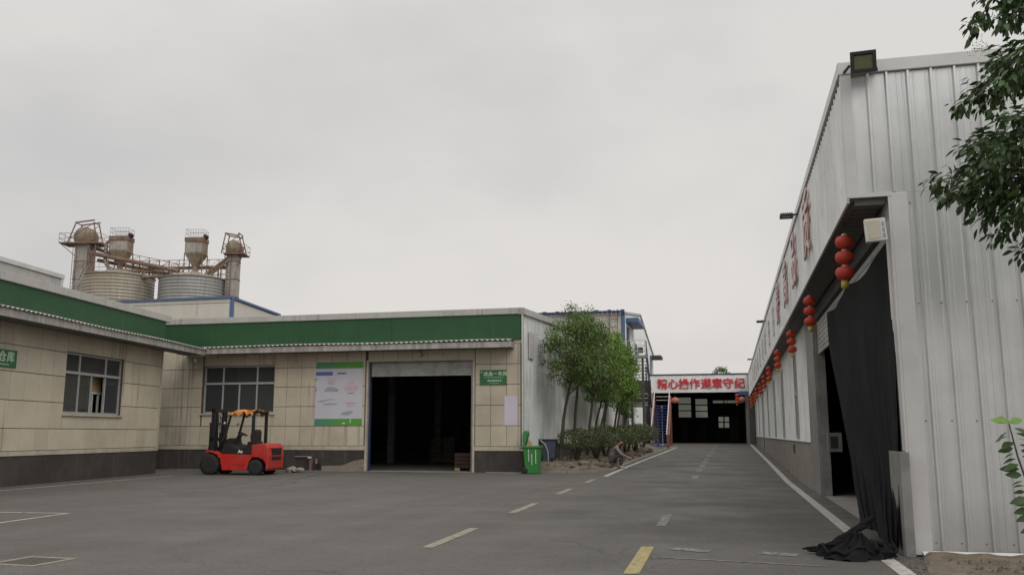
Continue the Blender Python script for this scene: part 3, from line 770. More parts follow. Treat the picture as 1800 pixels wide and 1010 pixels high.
rib_panel('gable_panel', rb, FG, 12-2.198, 0.67, 4.337, 5.90, 3, M_['silver'], 0.032, minor=False)
MB(FG).box(12-2.22, 12-2.03, -0.01, 0.036, 0.02, 4.33).box(12-2.03, 12-2.0, -0.3, 0.034, 0.02, 4.33).build('corner_trim', M_['silver_trim'], rb, bevel=0.005)
MB(FG).box(12-1.66, 12-1.53, -0.02, 0.037, 4.33, 5.90).build('corner_trim', M_['silver_trim'], rb, bevel=0.005)
MB(FG).box(0, 12-1.51, -0.12, 0.045, 5.905, 6.075).build('gable_cap', M_['silver_trim'], rb, bevel=0.01)
MB(FG).box(12-2.05, 12-1.53, -0.02, 0.039, 4.29, 4.345).build('soffit_trim', M_['silver_trim'], rb)
MB(FG).add([(2, .03, .07), (12-2.10, .03, .07), (12-2.12, .10, -.002), (2, .10, .0)], [(0, 1, 2, 3)]).build('base_flashing', M_['silver_trim'], rb)
mb = MB(FG); rr = random.Random(8)                      # screw heads
for i in range(36):
    s = 12 - 2.20 - 0.27*i - 0.135 + 0.075
    for z in (0.16, 1.55, 2.95, 4.2): mb.lathe([(0.0, .006), (.011, .004), (.011, -.001)], (s+rr.uniform(-.01, .01), .006, z), 6, ax='y')
mb.build('screw_heads', M_['steel_grey'], rb)['kind'] = 'stuff'

FR = Matrix(((0, -1, 0, 2.0), (1, 0, 0, 11.45), (0, 0, 1, 0), (0, 0, 0, 1)))           # s = y-11.45 away, out = -X
FP = Matrix(((0, -1, 0, 1.56), (1, 0, 0, 11.45), (0, 0, 1, 0), (0, 0, 0, 1)))
LEN = 64.0
n = 72; pw = LEN/n
for i in range(n):
    rib_panel('parapet_panel', rb, FP, i*pw, pw-.004, 4.26, 5.88, 4, M_['silver2'], 0.022, minor=False)
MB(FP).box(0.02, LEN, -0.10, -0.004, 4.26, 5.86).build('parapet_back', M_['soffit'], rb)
MB(FP).box(-.02, LEN, -0.14, 0.045, 5.93, 6.07).build('parapet_cap', M_['silver_trim'], rb)
MB(FP).box(0.0, LEN, 0.0, 0.03, 4.235, 4.275).build('parapet_edge', M_['silver_trim'], rb)
mb = MB(FP)
ss = [0.05 + 0.25*i for i in range(int(LEN/.25))]
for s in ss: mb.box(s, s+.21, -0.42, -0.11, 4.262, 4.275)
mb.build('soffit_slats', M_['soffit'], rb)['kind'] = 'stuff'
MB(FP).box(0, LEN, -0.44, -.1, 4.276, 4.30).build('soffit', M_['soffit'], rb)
# wall behind: door opening, then windows
DR = (0.10, 10.35)
wins = [(16.2, 17.3), (23.2, 24.3), (29.5, 30.6), (36.6, 37.7), (52.0, 53.1), (58.2, 59.3)]
door2 = (43.2, 45.4)
opsR = [(DR[0], DR[1], -1, 4.0)] + [(a, b, 1.25, 3.76) for a, b in wins] + [(door2[0], door2[1], -1, 3.6)]
wall_mesh(FR, 0.0, LEN, 0.0, 4.26, -0.2, -0.012, opsR).build('wall', M_['inside'], rb)
opsP = opsR[1:]
s = 12.35
while s < LEN-0.5:
    e = min(s + 0.86, LEN)
    for (a, b, c, d) in cut([(s, e, 1.20, 4.25)], opsP):
        if b-a > 0.05 and d-c > 0.05:
            rib_panel('wall_panel', rb, FR, a, b-a-.003, c, d, max(1, round((b-a)/0.215)), M_['silver2'], 0.022, minor=False, out=-.006)
    s = e
mb = MB(FR)
for (a, b, c, d) in cut([(12.35, LEN, 0.0, 1.17)], [(door2[0], door2[1], -1, 4)]): mb.box(a, b, -.011, .03, c, d)
mb.build('plinth', M_['cement'], rb)
MB(FR).box(12.35, 43.2, -.01, .06, 1.172, 1.20).box(45.4, LEN, -.01, .06, 1.172, 1.20).build('drip_flashing', M_['silver_trim'], rb)
for a, b in wins:
    w = window(rb, FR, a, b, 1.25, 3.76, 2.55, [(a+b)/2], [(a+b)/2], M_['glass_dark'], fw=.07, depth=.008, sill=False)
    MB(FR).box(a-.06, b+.06, -.01, .036, 3.762, 3.83).build('head_trim', M_['silver_trim'], w)
MB(FR).box(10.35, 12.35, -0.2, 0.04, 0.0, 4.25).build('door_column', M_['steel_grey'], rb, bevel=0.01)
mb = MB(FR)
for s in (43.0, 45.4): mb.box(s, s+.2, -.2, .06, 0.15, 3.9)
mb.box(43.0, 45.6, -.2, .058, 3.6, 3.9)
mb.build('side_door_frame', M_['silver_trim'], rb)
MB(FR).box(door2[0], door2[1], -.18, -.12, .2, 3.6).build('side_door', M_['steel_grey'], rb)
for s in (18.2, 18.75): MB(FR).box(s, s+.38, .031, .036, .80, 1.06).build('plinth_vent', M_['black'], rb)
sh = MB(FR).box(DR[0], DR[1], -.55, -.12, 3.72, 4.0).build('roller_shutter', M_['shutter'], rb)
for i in range(7):
    block('slat', sh, FR, DR[0]+.05, DR[1]-.02, -.105, -.06, 3.22+i*.105, 3.22+i*.105+.098, M_['shutter'])
MB(FR).box(DR[1]-.10, DR[1]-.02, -.2, .0, 0.0, 4.0).build('door_rail', M_['steel_grey'], rb)
mb = MB(FR)
for i, s in enumerate((0.02, 0.12, 0.22)): mb.box(s, s+.055, -.05, .02-.008*i, 1.2, 3.98)
mb.build('door_track', M_['silver_trim'], rb)
MB(FR).box(-0.12, 0.62, -.02, .085, 0.0, 1.19).build('jamb_plate', M_['steel_grey'], rb, bevel=0.006)
MB().box(2.2, 14, 74.6, 74.8, 0, 5.849).build('rear_wall', M_['inside'], rb)
MB().box(12.0, 13.8, 11.5, 11.65, 0, 5.849).build('near_wall', M_['inside'], rb)
MB().box(13.8, 14, 11.5, 74.6, 0, 5.849).build('east_wall', M_['inside'], rb)
MB().box(1.7, 14, 11.5, 75, 5.85, 5.875).build('roof', M_['soffit'], rb)
sheet('floor', 2.02, 13.9, 11.5, 74.6, 0.01, M_['concrete'], parent=rb)

# ================================================================== slogan letters on the parapet
RXD = (0, -1, 0)                                           # reading direction when facing the wall
for i, (y, ch) in enumerate(((16.7, '质'), (20.05, '品'), (23.2, '高'), (26.9, '提'))):
    o = inst('slogan_character', text_mesh(ch, 1.25, M_['letter_pale'], bold=0.015, extrude=0.018, edge=M_['letter_dark']), None, frame_mat((1.49, y, 5.08), RXD))
    tag(o, 'raised pale red slogan character on the shed parapet, %s from the near corner' % ('first', 'second', 'third', 'fourth')[i], 'character', 'slogan characters on the parapet')
rr = random.Random(21)
for i in range(9):                                          # too oblique to read: raised strokes only
    y = 30.3 + i*3.45
    if i in (2,): y += 0.3
    mb = MB(Matrix.Translation((1.515, y, 5.08)))
    for q in range(3): z = -.42 + q*.36 + rr.uniform(-.06, .06); mb.box(-.012, .012, -.40+rr.uniform(0, .15), .40-rr.uniform(0, .15), z, z+.085)
    for q in range(2): yy = -.25 + q*.42 + rr.uniform(-.06, .06); mb.box(-.0115, .0115, yy, yy+.09, -.52+rr.uniform(0, .2), .52-rr.uniform(0, .2))
    o = mb.build('slogan_character', M_['letter_far'])
    tag(o, 'raised pale slogan character far along the shed parapet, number %s from the near corner' % ('five', 'six', 'seven', 'eight', 'nine', 'ten', 'eleven', 'twelve', 'thirteen')[i], 'character', 'slogan characters on the parapet')

# ================================================================== far shed across the road
gs = thing('far_shed', 'dark open shed across the road end with pale fascia', 'building', (-2.2, 73, gz(73)))
g0 = gz(73)
MB().box(-6.2, 1.50, 73.0, 73.25, 4.66, 6.04).build('fascia', M_['silver2'], gs)
MB().box(-6.25, 1.53, 72.95, 73.3, 6.045, 6.15).build('fascia_cap', M_['navy'], gs)
for x in (-6.2, 1.25): MB().box(x, x+.25, 73.02, 73.24, g0-.1, 4.655).build('post', M_['steel_grey'], gs)
MB().box(1.5, 1.99, 73.02, 73.2, .3, 4.25).build('infill_wall', M_['inside'], gs)
MB().box(0.75, 1.45, 72.82, 72.99, 4.42, 4.72).build('blue_box', M_['blue'], gs)
FB = Matrix(((-1, 0, 0, 1.5), (0, -1, 0, 92.0), (0, 0, 1, 0), (0, 0, 0, 1)))
bw = [(5.25, 6.49, 3.03, 5.0), (3.63, 4.80, 3.01, 4.85), (0.3, 3.07, 4.42, 4.68), (1.57, 2.58, 2.0, 3.06)]
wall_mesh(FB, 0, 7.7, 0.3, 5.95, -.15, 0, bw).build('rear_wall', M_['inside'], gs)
for (a, b, c, d) in bw:
    w = bpy.data.objects.new('rear_window', None); put(w, gs, FB @ Matrix.Translation(((a+b)/2, 0, c)))
    mb = MB(FB); mb.box(a-.04, b+.04, -.02, .03, c-.05, c); mb.box(a-.04, b+.04, -.02, .03, d, d+.05)
    nz_ = max(1, round((d-c)/.62))
    for i in range(1, nz_): z = c+(d-c)*i/nz_; mb.box(a, b, -.05, .032, z-.05, z+.05)
    mb.box((a+b)/2-.03, (a+b)/2+.03, -.05, .028, c, d) if d-c < 1.2 else None
    mb.build('frame', M_['dark_steel'], w)
    MB(FB).box(a, b, -.08, -.07, c, d).build('pane', M_['glass_dirty'], w)
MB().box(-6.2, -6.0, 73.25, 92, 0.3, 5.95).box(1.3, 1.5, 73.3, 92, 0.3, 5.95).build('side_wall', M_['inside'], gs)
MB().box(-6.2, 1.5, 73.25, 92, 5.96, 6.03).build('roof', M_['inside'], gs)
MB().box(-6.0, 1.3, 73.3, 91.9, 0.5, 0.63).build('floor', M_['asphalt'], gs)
mb = MB()
mb.box(-4.6, -3.9, 88, 89, .64, 2.6); mb.box(-3.2, -2.2, 89, 90, .64, 2.2); mb.box(0.0, .8, 86, 87, .64, 2.7)
mb.build('stored_racks', M_['dark_steel'], gs)
t = thing('gate_slogan', 'red characters spelling a slogan on the far shed fascia', 'slogan', (-2.2, 72.9, 4.9))
txt = '精心操作 遵章守纪'
xs = [-5.18, -4.32, -3.47, -2.62, None, -1.72, -0.86, 0.0, 0.88]
for ch, x in zip(txt, xs):
    if x is None: continue
    inst('letter', text_mesh(ch, 0.86, M_['letter_red'], bold=0.017, extrude=0.03), t, frame_mat((x, 72.95, 5.30), (1, 0, 0)))

# ================================================================== block with outside stairs
b2 = thing('stair_block', 'tall cream and grey block with blue trim behind the roadside trees', 'building', (-14, 60, gz(60)))
xg = -6.7
gab = [(60.0, 0.2), (60.0, 9.45), (71.3, 10.75), (83.5, 8.5), (83.5, 0.2)]
MB().prism(gab, 'x', -26, xg-.03).build('body', M_['cream'], b2)
n = 26
for i in range(n):                                    # ribbed sheets on the road gable
    ya = 60.02 + 23.46*i/n; yb = 60.02 + 23.46*(i+1)/n
    def tg(y): return 9.45 + (y-60)*(10.75-9.45)/11.3 if y < 71.3 else 10.75 - (y-71.3)*(10.75-8.5)/12.2
    Fg = Matrix(((0, 1, 0, xg-.026), (-1, 0, 0, yb), (0, 0, 1, 0), (0, 0, 0, 1)))
    rib_panel('gable_panel', b2, Fg, 0, yb-ya-.004, 1.7, tg(yb), 3, M_['silver2'], 0.02, z1b=tg(ya), minor=False)
for i in range(12):
    x1 = xg-.02 - i*1.1
    MB().box(x1-1.09, x1-.005, 59.955, 59.998, 1.72, 9.42).build('front_panel', M_['cream'], b2)
MB().box(-26, xg+.01, 59.94, 59.999, 0.2, 1.70).build('plinth', M_['cement'], b2)
mb = MB()
for i in range(44): x = xg + .03 - i*.3; mb.box(x-.26, x, 59.72, 60.0, 9.46, 9.66 + (.05 if i % 3 == 0 else 0))
mb.build('eave_trim', M_['navy'], b2)
MB().box(xg-.22, xg+.03, 59.90, 60.12, 1.7, 9.455).build('corner_trim', M_['blue'], b2)
mb = MB()
for (ya, yb) in ((60, 71.3), (71.3, 83.6)):
    def tg2(y): return 9.45 + (y-60)*(10.75-9.45)/11.3 if y <= 71.3 else 10.75 - (y-71.3)*(10.75-8.5)/12.2
    za, zb = tg2(ya), tg2(yb)
    mb.add([(xg-.2, ya, za), (xg+.08, ya, za), (xg+.08, yb, zb), (xg-.2, yb, zb), (xg-.2, ya, za+.14), (xg+.08, ya, za+.14), (xg+.08, yb, zb+.14), (xg-.2, yb, zb+.14)],
           [(0,3,2,1),(4,5,6,7),(0,1,5,4),(1,2,6,5),(2,3,7,6),(3,0,4,7)])
mb.build('gable_cap', M_['cap'], b2)
MB().box(xg, -5.85, 61.0, 65.6, 9.0, 9.28).build('door_canopy', M_['blue'], b2)
MB().box(xg, -5.75, 80.0, 82.4, 8.05, 8.3).build('small_canopy', M_['dark_steel'], b2)
MB().box(xg, xg+.06, 61.3, 62.6, 6.5, 8.7).build('upper_door', M_['dark_steel'], b2)
for (y0, z0) in ((67.0, 6.6), (75, 5.5)):
    w = MB().box(xg, xg+.03, y0, y0+1.2, z0, z0+1.5).build('window', M_['navy'], b2)
MB().box(xg, xg+.35, 69.0, 69.6, 7.6, 8.0).build('wall_box', M_['dark_steel'], b2)
MB().tube([(xg+.12, 79.0, 1), (xg+.12, 79.0, 8.2)], .06).build('downpipe', M_['blue'], b2)
la = thing('wall_ladder', 'brown steel ladder fixed high on the cream wall above the trees', 'ladder', (-7.4, 59.7, 6.5))
for x in (-7.68, -7.14): MB().bar((x, 59.80, 5.6), (x, 59.80, 9.75), .05).build('rail', M_['rust'], la)
for i in range(8): MB().bar((-7.655, 59.80, 5.9+i*.53), (-7.165, 59.80, 5.9+i*.53), .035).build('rung', M_['rust'], la)
mb = MB()
for z in (6.4, 9.1):
    for x in (-7.68, -7.14): mb.bar((x, 59.83, z), (x, 59.955, z), .04)
mb.build('bracket', M_['rust'], la)

# lower blue flight
zs0 = gz(59.6)
st = thing('blue_staircase', 'blue stepped outside staircase with pale handrails at the block corner', 'staircase', (-4.55, 59.6, zs0))
NS = 15; rise = (3.35-zs0)/NS; run = 3.75/NS
sm = None
for i in range(NS):
    y = 59.6 + i*run; z = zs0 + (i+1)*rise
    if sm is None:
        sm = MB().box(-.46, .46, 0, run+.03, -.04, 0).box(-.46, .46, 0, .02, -.07, -.04).mesh('step', M_['blue_step'])
    inst('step', sm, st, Matrix.Translation((-4.55, y, z)))
for x, m in ((-5.07, 'rust_red'), (-4.03, 'rust_red')):
    MB().prism([(59.55, zs0), (59.9, zs0), (63.4, 3.2), (63.4, 3.5), (63.0, 3.5), (59.45, zs0+.25)], 'x', x-.03, x+.03).build('stringer', M_[m], st)
    MB().tube([(x, 59.35, zs0+.9), (x, 59.6, zs0+1.15), (x, 63.35, 4.28), (x, 64.5, 4.28)], .035).build('handrail', M_['rail_white'], st)
    mb = MB()
    for i in range(6): y = 59.7 + i*.73; z = zs0 + (y-59.6)/3.75*(3.35-zs0); mb.tube([(x, y, z), (x, y, z+1.05)], .022, 6)
    mb.build('baluster', M_['rail_white'], st)
MB().box(-4.05, -3.85, 59.5, 59.7, zs0-.05, 1.35).build('newel_post', M_['rust_red'], st)
MB().bar((-3.90, 59.6, 1.2), (-3.95, 63.2, 3.9), .10).build('outer_brace', M_['rust_red'], st)
MB().box(-6.6, -3.95, 63.35, 64.7, 3.27, 3.35).build('landing', M_['dark_steel'], st)
mb = MB()
for z in (3.75, 4.0, 4.28): mb.tube([(-5.07, 64.6, z), (-4.0, 64.6, z)], .025, 6)
mb.build('landing_rail', M_['rail_white'], st)
for x in (-5.0, -4.05): MB().box(x-.06, x+.06, 64.4, 64.52, .4, 3.27).build('post', M_['rust_red'], st)
MB().box(-4.57, -4.53, 62.9, 62.92, .5, 3.3).build('centre_strip', M_['white'], st)
# upper dark flight returning towards the camera
ut = thing('dark_staircase', 'dark steel upper staircase and railed landing above the hedge', 'staircase', (-5.9, 61.5, gz(61)))
NU = 15; rise = (6.45-3.35)/NU; run = 3.0/NU
sm = MB().box(-.5, .5, -.11, .11, -.035, 0).mesh('step', M_['dark_steel'])
for i in range(NU): inst('step', sm, ut, Matrix.Translation((-5.85, 63.2-i*run, 3.35+(i+1)*rise)))
for x in (-6.40, -5.30):
    MB().prism([(63.4, 3.2), (63.4, 3.5), (60.2, 6.7), (60.2, 6.4)], 'x', x-.03, x+.03).build('stringer', M_['dark_steel'], ut)
    MB().tube([(x, 63.4, 4.4), (x, 60.2, 7.55)], .03).build('handrail', M_['dark_steel'], ut)
    mb = MB()
    for i in range(5): y = 63.3-i*.75; mb.tube([(x, y, 3.4+(63.3-y)*1.03), (x, y, 4.45+(63.3-y)*1.0)], .02, 6)
    mb.build('baluster', M_['dark_steel'], ut)
MB().box(-6.66, -5.20, 58.9, 60.2, 6.38, 6.46).build('landing', M_['steel_grey'], ut)
MB().box(-6.60, -5.22, 58.85, 58.9, 6.30, 6.5).build('landing_edge', M_['steel_grey'], ut)
mb = MB()
for z in (6.80, 7.15, 7.5): mb.tube([(-6.62, 58.95, z), (-5.25, 58.95, z), (-5.25, 60.2, z)], .022, 6)
for x in (-6.62, -5.95, -5.25): mb.tube([(x, 58.95, 6.4), (x, 58.95, 7.52)], .025, 6)
mb.build('landing_rail', M_['alu'], ut)
MB().box(-5.52, -5.38, 59.2, 59.34, .4, 3.2).build('lower_post', M_['blue'], ut)
MB().box(-6.5, -5.3, 63.36, 63.40, 3.4, 5.1).build('shade_backing', M_['dark_steel'], ut)  # dark backing sheet added to stand for the shade under the upper flight
for x, m in ((-6.5, 'rust'), (-6.2, 'dark_steel'), (-5.45, 'dark_steel')):
    MB().box(x-.07, x+.07, 59.0, 59.14, .4, 6.38).build('post', M_[m], ut)
mb = MB()
for z in (3.45, 3.75, 4.05): mb.tube([(-6.55, 60.5, z), (-5.3, 60.5, z)], .03, 6)
mb.build('lower_bars', M_['alu'], ut)
MB().box(-6.6, -5.3, 60.4, 60.6, 3.22, 3.36).build('cross_beam', M_['steel_grey'], ut)
MB().box(-7.2, -3.7, 59.0, 66, gz(59)-.1, gz(62)+.04).build('stair_pad', M_['concrete'])['kind'] = 'structure'

# ================================================================== buildings behind the wing
wbk = thing('white_block', 'cream white block with blue roof trim behind the green parapets', 'building', (-32, 46, 0))
MB().prism([(46.0, 0), (46.0, 9.15), (51.6, 8.85), (51.6, 0)], 'x', -41, -28.05).build('body', M_['cream'], wbk)
for i in range(6): MB().box(-41+i*2.15, -41+(i+1)*2.15-.02, 45.96, 45.998, .1, 8.95).build('front_panel', M_['cream'], wbk)
MB().box(-41, -28.0, 45.93, 46.0, 8.97, 9.18).build('top_panel', M_['cream'], wbk)
MB().prism([(45.85, 9.19), (45.85, 9.32), (51.8, 9.03), (51.8, 8.90)], 'x', -41.1, -27.95).build('roof_trim', M_['blue'], wbk)
MB().box(-28.06, -27.93, 45.92, 46.15, .1, 9.18).build('corner_trim', M_['blue'], wbk)
MB().box(-31.4, -30.2, 45.93, 45.955, 8.0, 8.18).build('faded_plate', M_['cream_plastic'], wbk)
gb = thing('grey_block', 'pale grey flat-topped block rising behind the far left parapet', 'building', E0 - nW*7 - dW*2)
F3 = F2 @ Matrix.Translation((-1.36, -5, 0))
MB(F3).box(0, 14, -6, 0, 0, 7.36).build('body', M_['cap'], gb)
MB(F3).box(-.06, 14, -6.1, .06, 7.362, 7.52).build('roof_trim', M_['silver_trim'], gb)
MB(F3).box(-.03, .12, -.02, .035, 0, 7.36).build('corner_trim', M_['silver_trim'], gb)

# ================================================================== grain silos and elevators
YW = R(13.64)
def Q(lat, z, dd=0.0, D=85.0):
    d = D+dd
    return Vector((lat*math.cos(YW) - d*math.sin(YW), lat*math.sin(YW) + d*math.cos(YW), z))
def silo(lat, r, zt, label, m):
    c = Q(lat, 0); t = thing('grain_silo', label, 'silo', (c.x, c.y, .4), 'grain silos')
    prof = []; z = 0.4
    while z < zt:
        prof += [(r, z), (r+.035, z+.10), (r+.035, z+.19), (r, z+.28)]; z += 0.31
    prof[-1] = (r, zt)
    MB().lathe(prof, (c.x, c.y, 0), 56, False).build('body', m, t)
    MB().lathe([(r+.10, zt), (r+.12, zt+.09), (r*.5, zt+.55), (.3, zt+.9), (0, zt+.92)], (c.x, c.y, 0), 56, False).build('roof', M_['silo'], t)
    mb = MB()
    nb = 30
    pts = lambda h: [(c.x+(r+.02)*math.cos(2*math.pi*i/nb), c.y+(r+.02)*math.sin(2*math.pi*i/nb), zt+h) for i in range(nb+1)]
    mb.tube(pts(.55), .022, 5, smooth=False); mb.tube(pts(1.05), .025, 5, smooth=False)
    for p in pts(.05): mb.tube([p, (p[0], p[1], zt+1.05)], .02, 4, smooth=False)
    mb.build('railing', M_['rust'], t)
    return t
silo(-38.25, 3.28, 16.25, 'ribbed steel silo with ochre stain, beside the tall elevator tower', M_['silo'])
silo(-31.0, 3.1, 16.05, 'ribbed grey steel silo on the right of the pair', mat('silo_sheet_grey', (0.30, 0.30, 0.285), 0.5, 0.10, 0.8, streak=0.2, metal=0.2))

def tower(lat, w, zt, label, flip, plat):
    t = thing('elevator_tower', label, 'elevator tower', Q(lat, .4), 'bucket elevator towers')
    Ft = frame_mat(Q(lat, 0), (math.cos(YW), math.sin(YW), 0)); Ft = Ft @ Matrix.Rotation(R(-90), 4, 'X')   # x lateral, y away, z up
    z = .4; i = 0
    while z < zt-.1:
        e = min(z+1.75, zt); MB(Ft).box(-w/2, w/2, -.55, .55, z+.01, e-.03).build('casing', M_['tower'], t)
        MB(Ft).box(-w/2-.05, w/2+.05, -.6, .6, e-.028, e+.008).build('flange', M_['rust'], t); z = e; i += 1
    MB(Ft).box(plat[0], plat[1], -1.0, 1.0, zt+.02, zt+.14).build('platform', M_['rust'], t)
    mb = MB(Ft)
    for xx in (plat[0]+.1, plat[1]-.1):
        mb.bar((xx, -.8, zt), (math.copysign(w/2, xx), -.5, zt-1.1), .07)
    mb.build('strut', M_['rust'], t)
    MB(Ft).lathe([(0, -.62), (.62*w, -.62), (.70*w, -.5), (.70*w, .5), (.62*w, .62), (0, .62)], (0.05, 0, zt+.75), 20, True, ax='y').build('head_drum', M_['hopper'], t)
    MB(Ft).box(-w*.55, w*.55, -.6, .6, zt+.15, zt+.72).build('head_casing', M_['rust'], t)
    mb = MB(Ft)
    for h in (.5, 1.0):
        mb.tube([(plat[0], -1, zt+h), (plat[1], -1, zt+h), (plat[1], 1, zt+h), (plat[0], 1, zt+h), (plat[0], -1, zt+h)], .025, 5, smooth=False)
    k_ = int((plat[1]-plat[0])/.55)
    for i in range(k_+1):
        xx = plat[0]+(plat[1]-plat[0])*i/k_
        for y in (-1, 1): mb.tube([(xx, y, zt+.1), (xx, y, zt+1.0)], .022, 4, smooth=False)
    mb.build('railing', M_['rust'], t)
    mb = MB(Ft); hh = zt+2.15
    for y in (-.6, .6):
        for xx in (-.95*w, .95*w):
            mb.bar((xx*1.05, y, zt+.15), (xx*.62+flip*.1, y, hh), .09)
        mb.bar((-.65*w+flip*.1, y, hh), (.65*w+flip*.1, y, hh+flip*.25), .12)
        mb.bar((-.9*w, y, zt+.6), (.62*w, y, hh-.1), .05)
    for xx in (-.6*w, .62*w): mb.bar((xx+flip*.1, -.6, hh), (xx+flip*.1, .6, hh), .08)
    mb.build('hoist_frame', M_['rust'], t)
    mb = MB(Ft)
    for i in range(46):
        zz = .6 + i*.36
        if zz < zt-.3: mb.bar((-w/2-.12*flip, -.62, zz), (-w/2-.12*flip+.35, -.62, zz), .03)
    for xx in (0, .35): mb.bar((-w/2-.12*flip+xx, -.62, .5), (-w/2-.12*flip+xx, -.62, zt), .04)
    mb.build('ladder', M_['rust'], t)
    return t, Ft
tower(-41.75, 1.45, 19.55, 'tall elevator tower with wide platform at the far left of the silos', 1, (-2.1, 1.9))
tower(-27.15, 1.05, 18.5, 'slim rusty elevator tower right of the silos', -1, (-.75, 1.25))
# lattice stair beside the tall tower
t = thing('lattice_mast', 'rusty lattice ladder mast between tall tower and left silo', 'lattice mast', Q(-40.6, .4))
mb = MB(); 
for i in range(13):
    z = 1 + i*1.4
    for (a, b) in ((-40.95, -40.25), (-40.25, -40.95)): mb.bar(Q(a, z, -1), Q(b, z+1.4, -1), .06)
    mb.bar(Q(-40.95, z, -1), Q(-40.25, z, -1), .06)
for a in (-40.95, -40.25): mb.bar(Q(a, .4, -1), Q(a, 19.4, -1), .10)
mb.build('lattice', M_['rust'], t)
t = thing('inclined_ladder', 'thin inclined ladder leaning against the left silo', 'ladder', Q(-41.4, 13))
mb = MB()
for o_ in (0, .35): mb.bar(Q(-41.7+o_, 12.6, -4), Q(-40.0+o_, 16.9, -3.4), .06)
for i in range(14): f = i/14; mb.bar(Q(-41.7+1.7*f, 12.6+4.3*f, -4+.6*f), Q(-41.35+1.7*f, 12.6+4.3*f, -4+.6*f), .04)
mb.build('rails', M_['tower'], t)

def collector(lat, w, zb, zt, zh, zo, label, open_box):
    t = thing('dust_collector', label, 'dust collector', Q(lat, zo), 'dust collectors on the silos')
    Ft = frame_mat(Q(lat, 0), (math.cos(YW), math.sin(YW), 0)) @ Matrix.Rotation(R(-90), 4, 'X')
    h = w/2
    MB(Ft).box(-h, h, -h*.8, h*.8, zb, zt-.4).build('filter_box', M_['hopper'], t)
    MB(Ft).box(-h-.06, h+.06, -h*.86, h*.86, zt-.4, zt).build('top_box', M_['rust'], t)
    MB(Ft).box(-h+.12, h-.12, -h*.8-.03, -h*.8, zb+.12, zt-.55).build('side_panel', M_['tower'], t)
    o = .28
    MB(Ft).add([(-h, -h*.8, zb), (h, -h*.8, zb), (h, h*.8, zb), (-h, h*.8, zb), (-o, -o, zh), (o, -o, zh), (o, o, zh), (-o, o, zh)],
               [(0, 1, 5, 4), (1, 2, 6, 5), (2, 3, 7, 6), (3, 0, 4, 7), (4, 5, 6, 7), (0, 3, 2, 1)]).build('hopper', M_['hopper'], t)
    MB(Ft).lathe([(o, zh), (o*.9, zo+.3), (o*1.5, zo+.1), (o*1.5, zo)], (0, 0, 0), 16).build('outlet', M_['rust'], t)
    for x in (-h, h):
        for y in (-h*.8, h*.8): MB(Ft).bar((x, y, zo), (x, y, zb+.05), .08).build('leg', M_['rust'], t)
    mb = MB(Ft)
    for hh in (.4, .8): mb.tube([(-h, -h*.8, zt+hh), (h, -h*.8, zt+hh), (h, h*.8, zt+hh), (-h, h*.8, zt+hh), (-h, -h*.8, zt+hh)], .025, 5, smooth=False)
    for i in range(8):
        x = -h + 2*h*i/7
        for y in (-h*.8, h*.8): mb.tube([(x, y, zt), (x, y, zt+.8)], .022, 4, smooth=False)
    mb.build('railing', M_['alu'], t)
    MB(Ft).lathe([(0, -.25), (.22, -.25), (.25, 0), (.22, .25), (0, .25)], (h+.05, -.2, zt+.15), 14, ax='y').build('fan_housing', M_['black'], t)
    return t, Ft
t, Ft = collector(-38.2, 1.75, 18.85, 20.35, 17.7, 16.6, 'boxy rusty dust collector over the left silo', True)
MB(Ft).tube([(-.8, -.3, 19.9), (-1.15, -.3, 19.9), (-1.35, -.3, 19.65), (-1.35, -.3, 18.0), (-1.2, -.3, 17.6), (-.9, -.3, 17.3), (-.6, -.3, 17.1)], .17, 12).build('duct', M_['tower'], t)
collector(-30.85, 1.75, 18.6, 20.2, 17.5, 16.5, 'rusty dust collector with steep hopper over the right silo', False)

def conveyor(label, a, b, r, truss=0.0):
    t = thing('conveyor_pipe', label, 'conveyor', a, 'conveyor pipes over the silos')
    MB().tube([a, b], r, 12).build('pipe', M_['rust'], t)
    if truss:
        mb = MB(); d = (b-a); n_ = max(3, int(d.length/.9)); up = Vector((0, 0, truss))
        mb.bar(a+up, b+up, .05)
        for i in range(n_+1):
            p = a + d*i/n_; mb.bar(p, p+up, .04)
            if i < n_: mb.bar(p, a + d*(i+1)/n_ + up, .03)
        mb.build('truss_rail', M_['rust'], t)
conveyor('long rusty conveyor tube sloping from tall tower to right silo', Q(-40.9, 18.7, -.5), Q(-32.3, 16.9, -.5), .22, .7)
conveyor('second sloping conveyor tube just below the long one', Q(-40.6, 18.15, .4), Q(-33.0, 16.7, .4), .18)
conveyor('short upper spout from tall tower towards the left collector', Q(-40.9, 19.3, .2), Q(-38.3, 18.5, .2), .16)
conveyor('level catwalk conveyor joining right silo and slim tower', Q(-36.8, 17.45, 1.2), Q(-28.0, 17.6, 1.2), .18, .8)
conveyor('steep spout from slim tower down to the right silo', Q(-27.5, 18.3, -.3), Q(-29.8, 16.5, -.3), .2)
conveyor('thin spout beside the steep one at the slim tower', Q(-27.3, 17.9, -.9), Q(-29.0, 16.5, -.9), .12)
conveyor('short level pipe bridging the gap between the silos', Q(-35.3, 16.1, -1.5), Q(-33.4, 16.25, -1.5), .16)
conveyor('low cross conveyor over the left silo roof', Q(-38.2, 16.95, -1), Q(-34.0, 16.85, .2), .15)
t = thing('pipe_trestle', 'rusty posts carrying the conveyor pipes above the silo roofs', 'trestle', Q(-36, 16.5))
mb = MB()
for la_, zt in ((-36.9, 17.7), (-36.3, 17.6), (-35.3, 17.4), (-33.4, 17.3), (-32.4, 17.2), (-29.5, 17.4), (-28.6, 17.5)):
    mb.bar(Q(la_, 16.2, 0), Q(la_, zt, 0), .10); mb.bar(Q(la_, 16.2, .8), Q(la_, zt, .8), .08); mb.bar(Q(la_, zt-.2, 0), Q(la_, zt-.2, .8), .06)
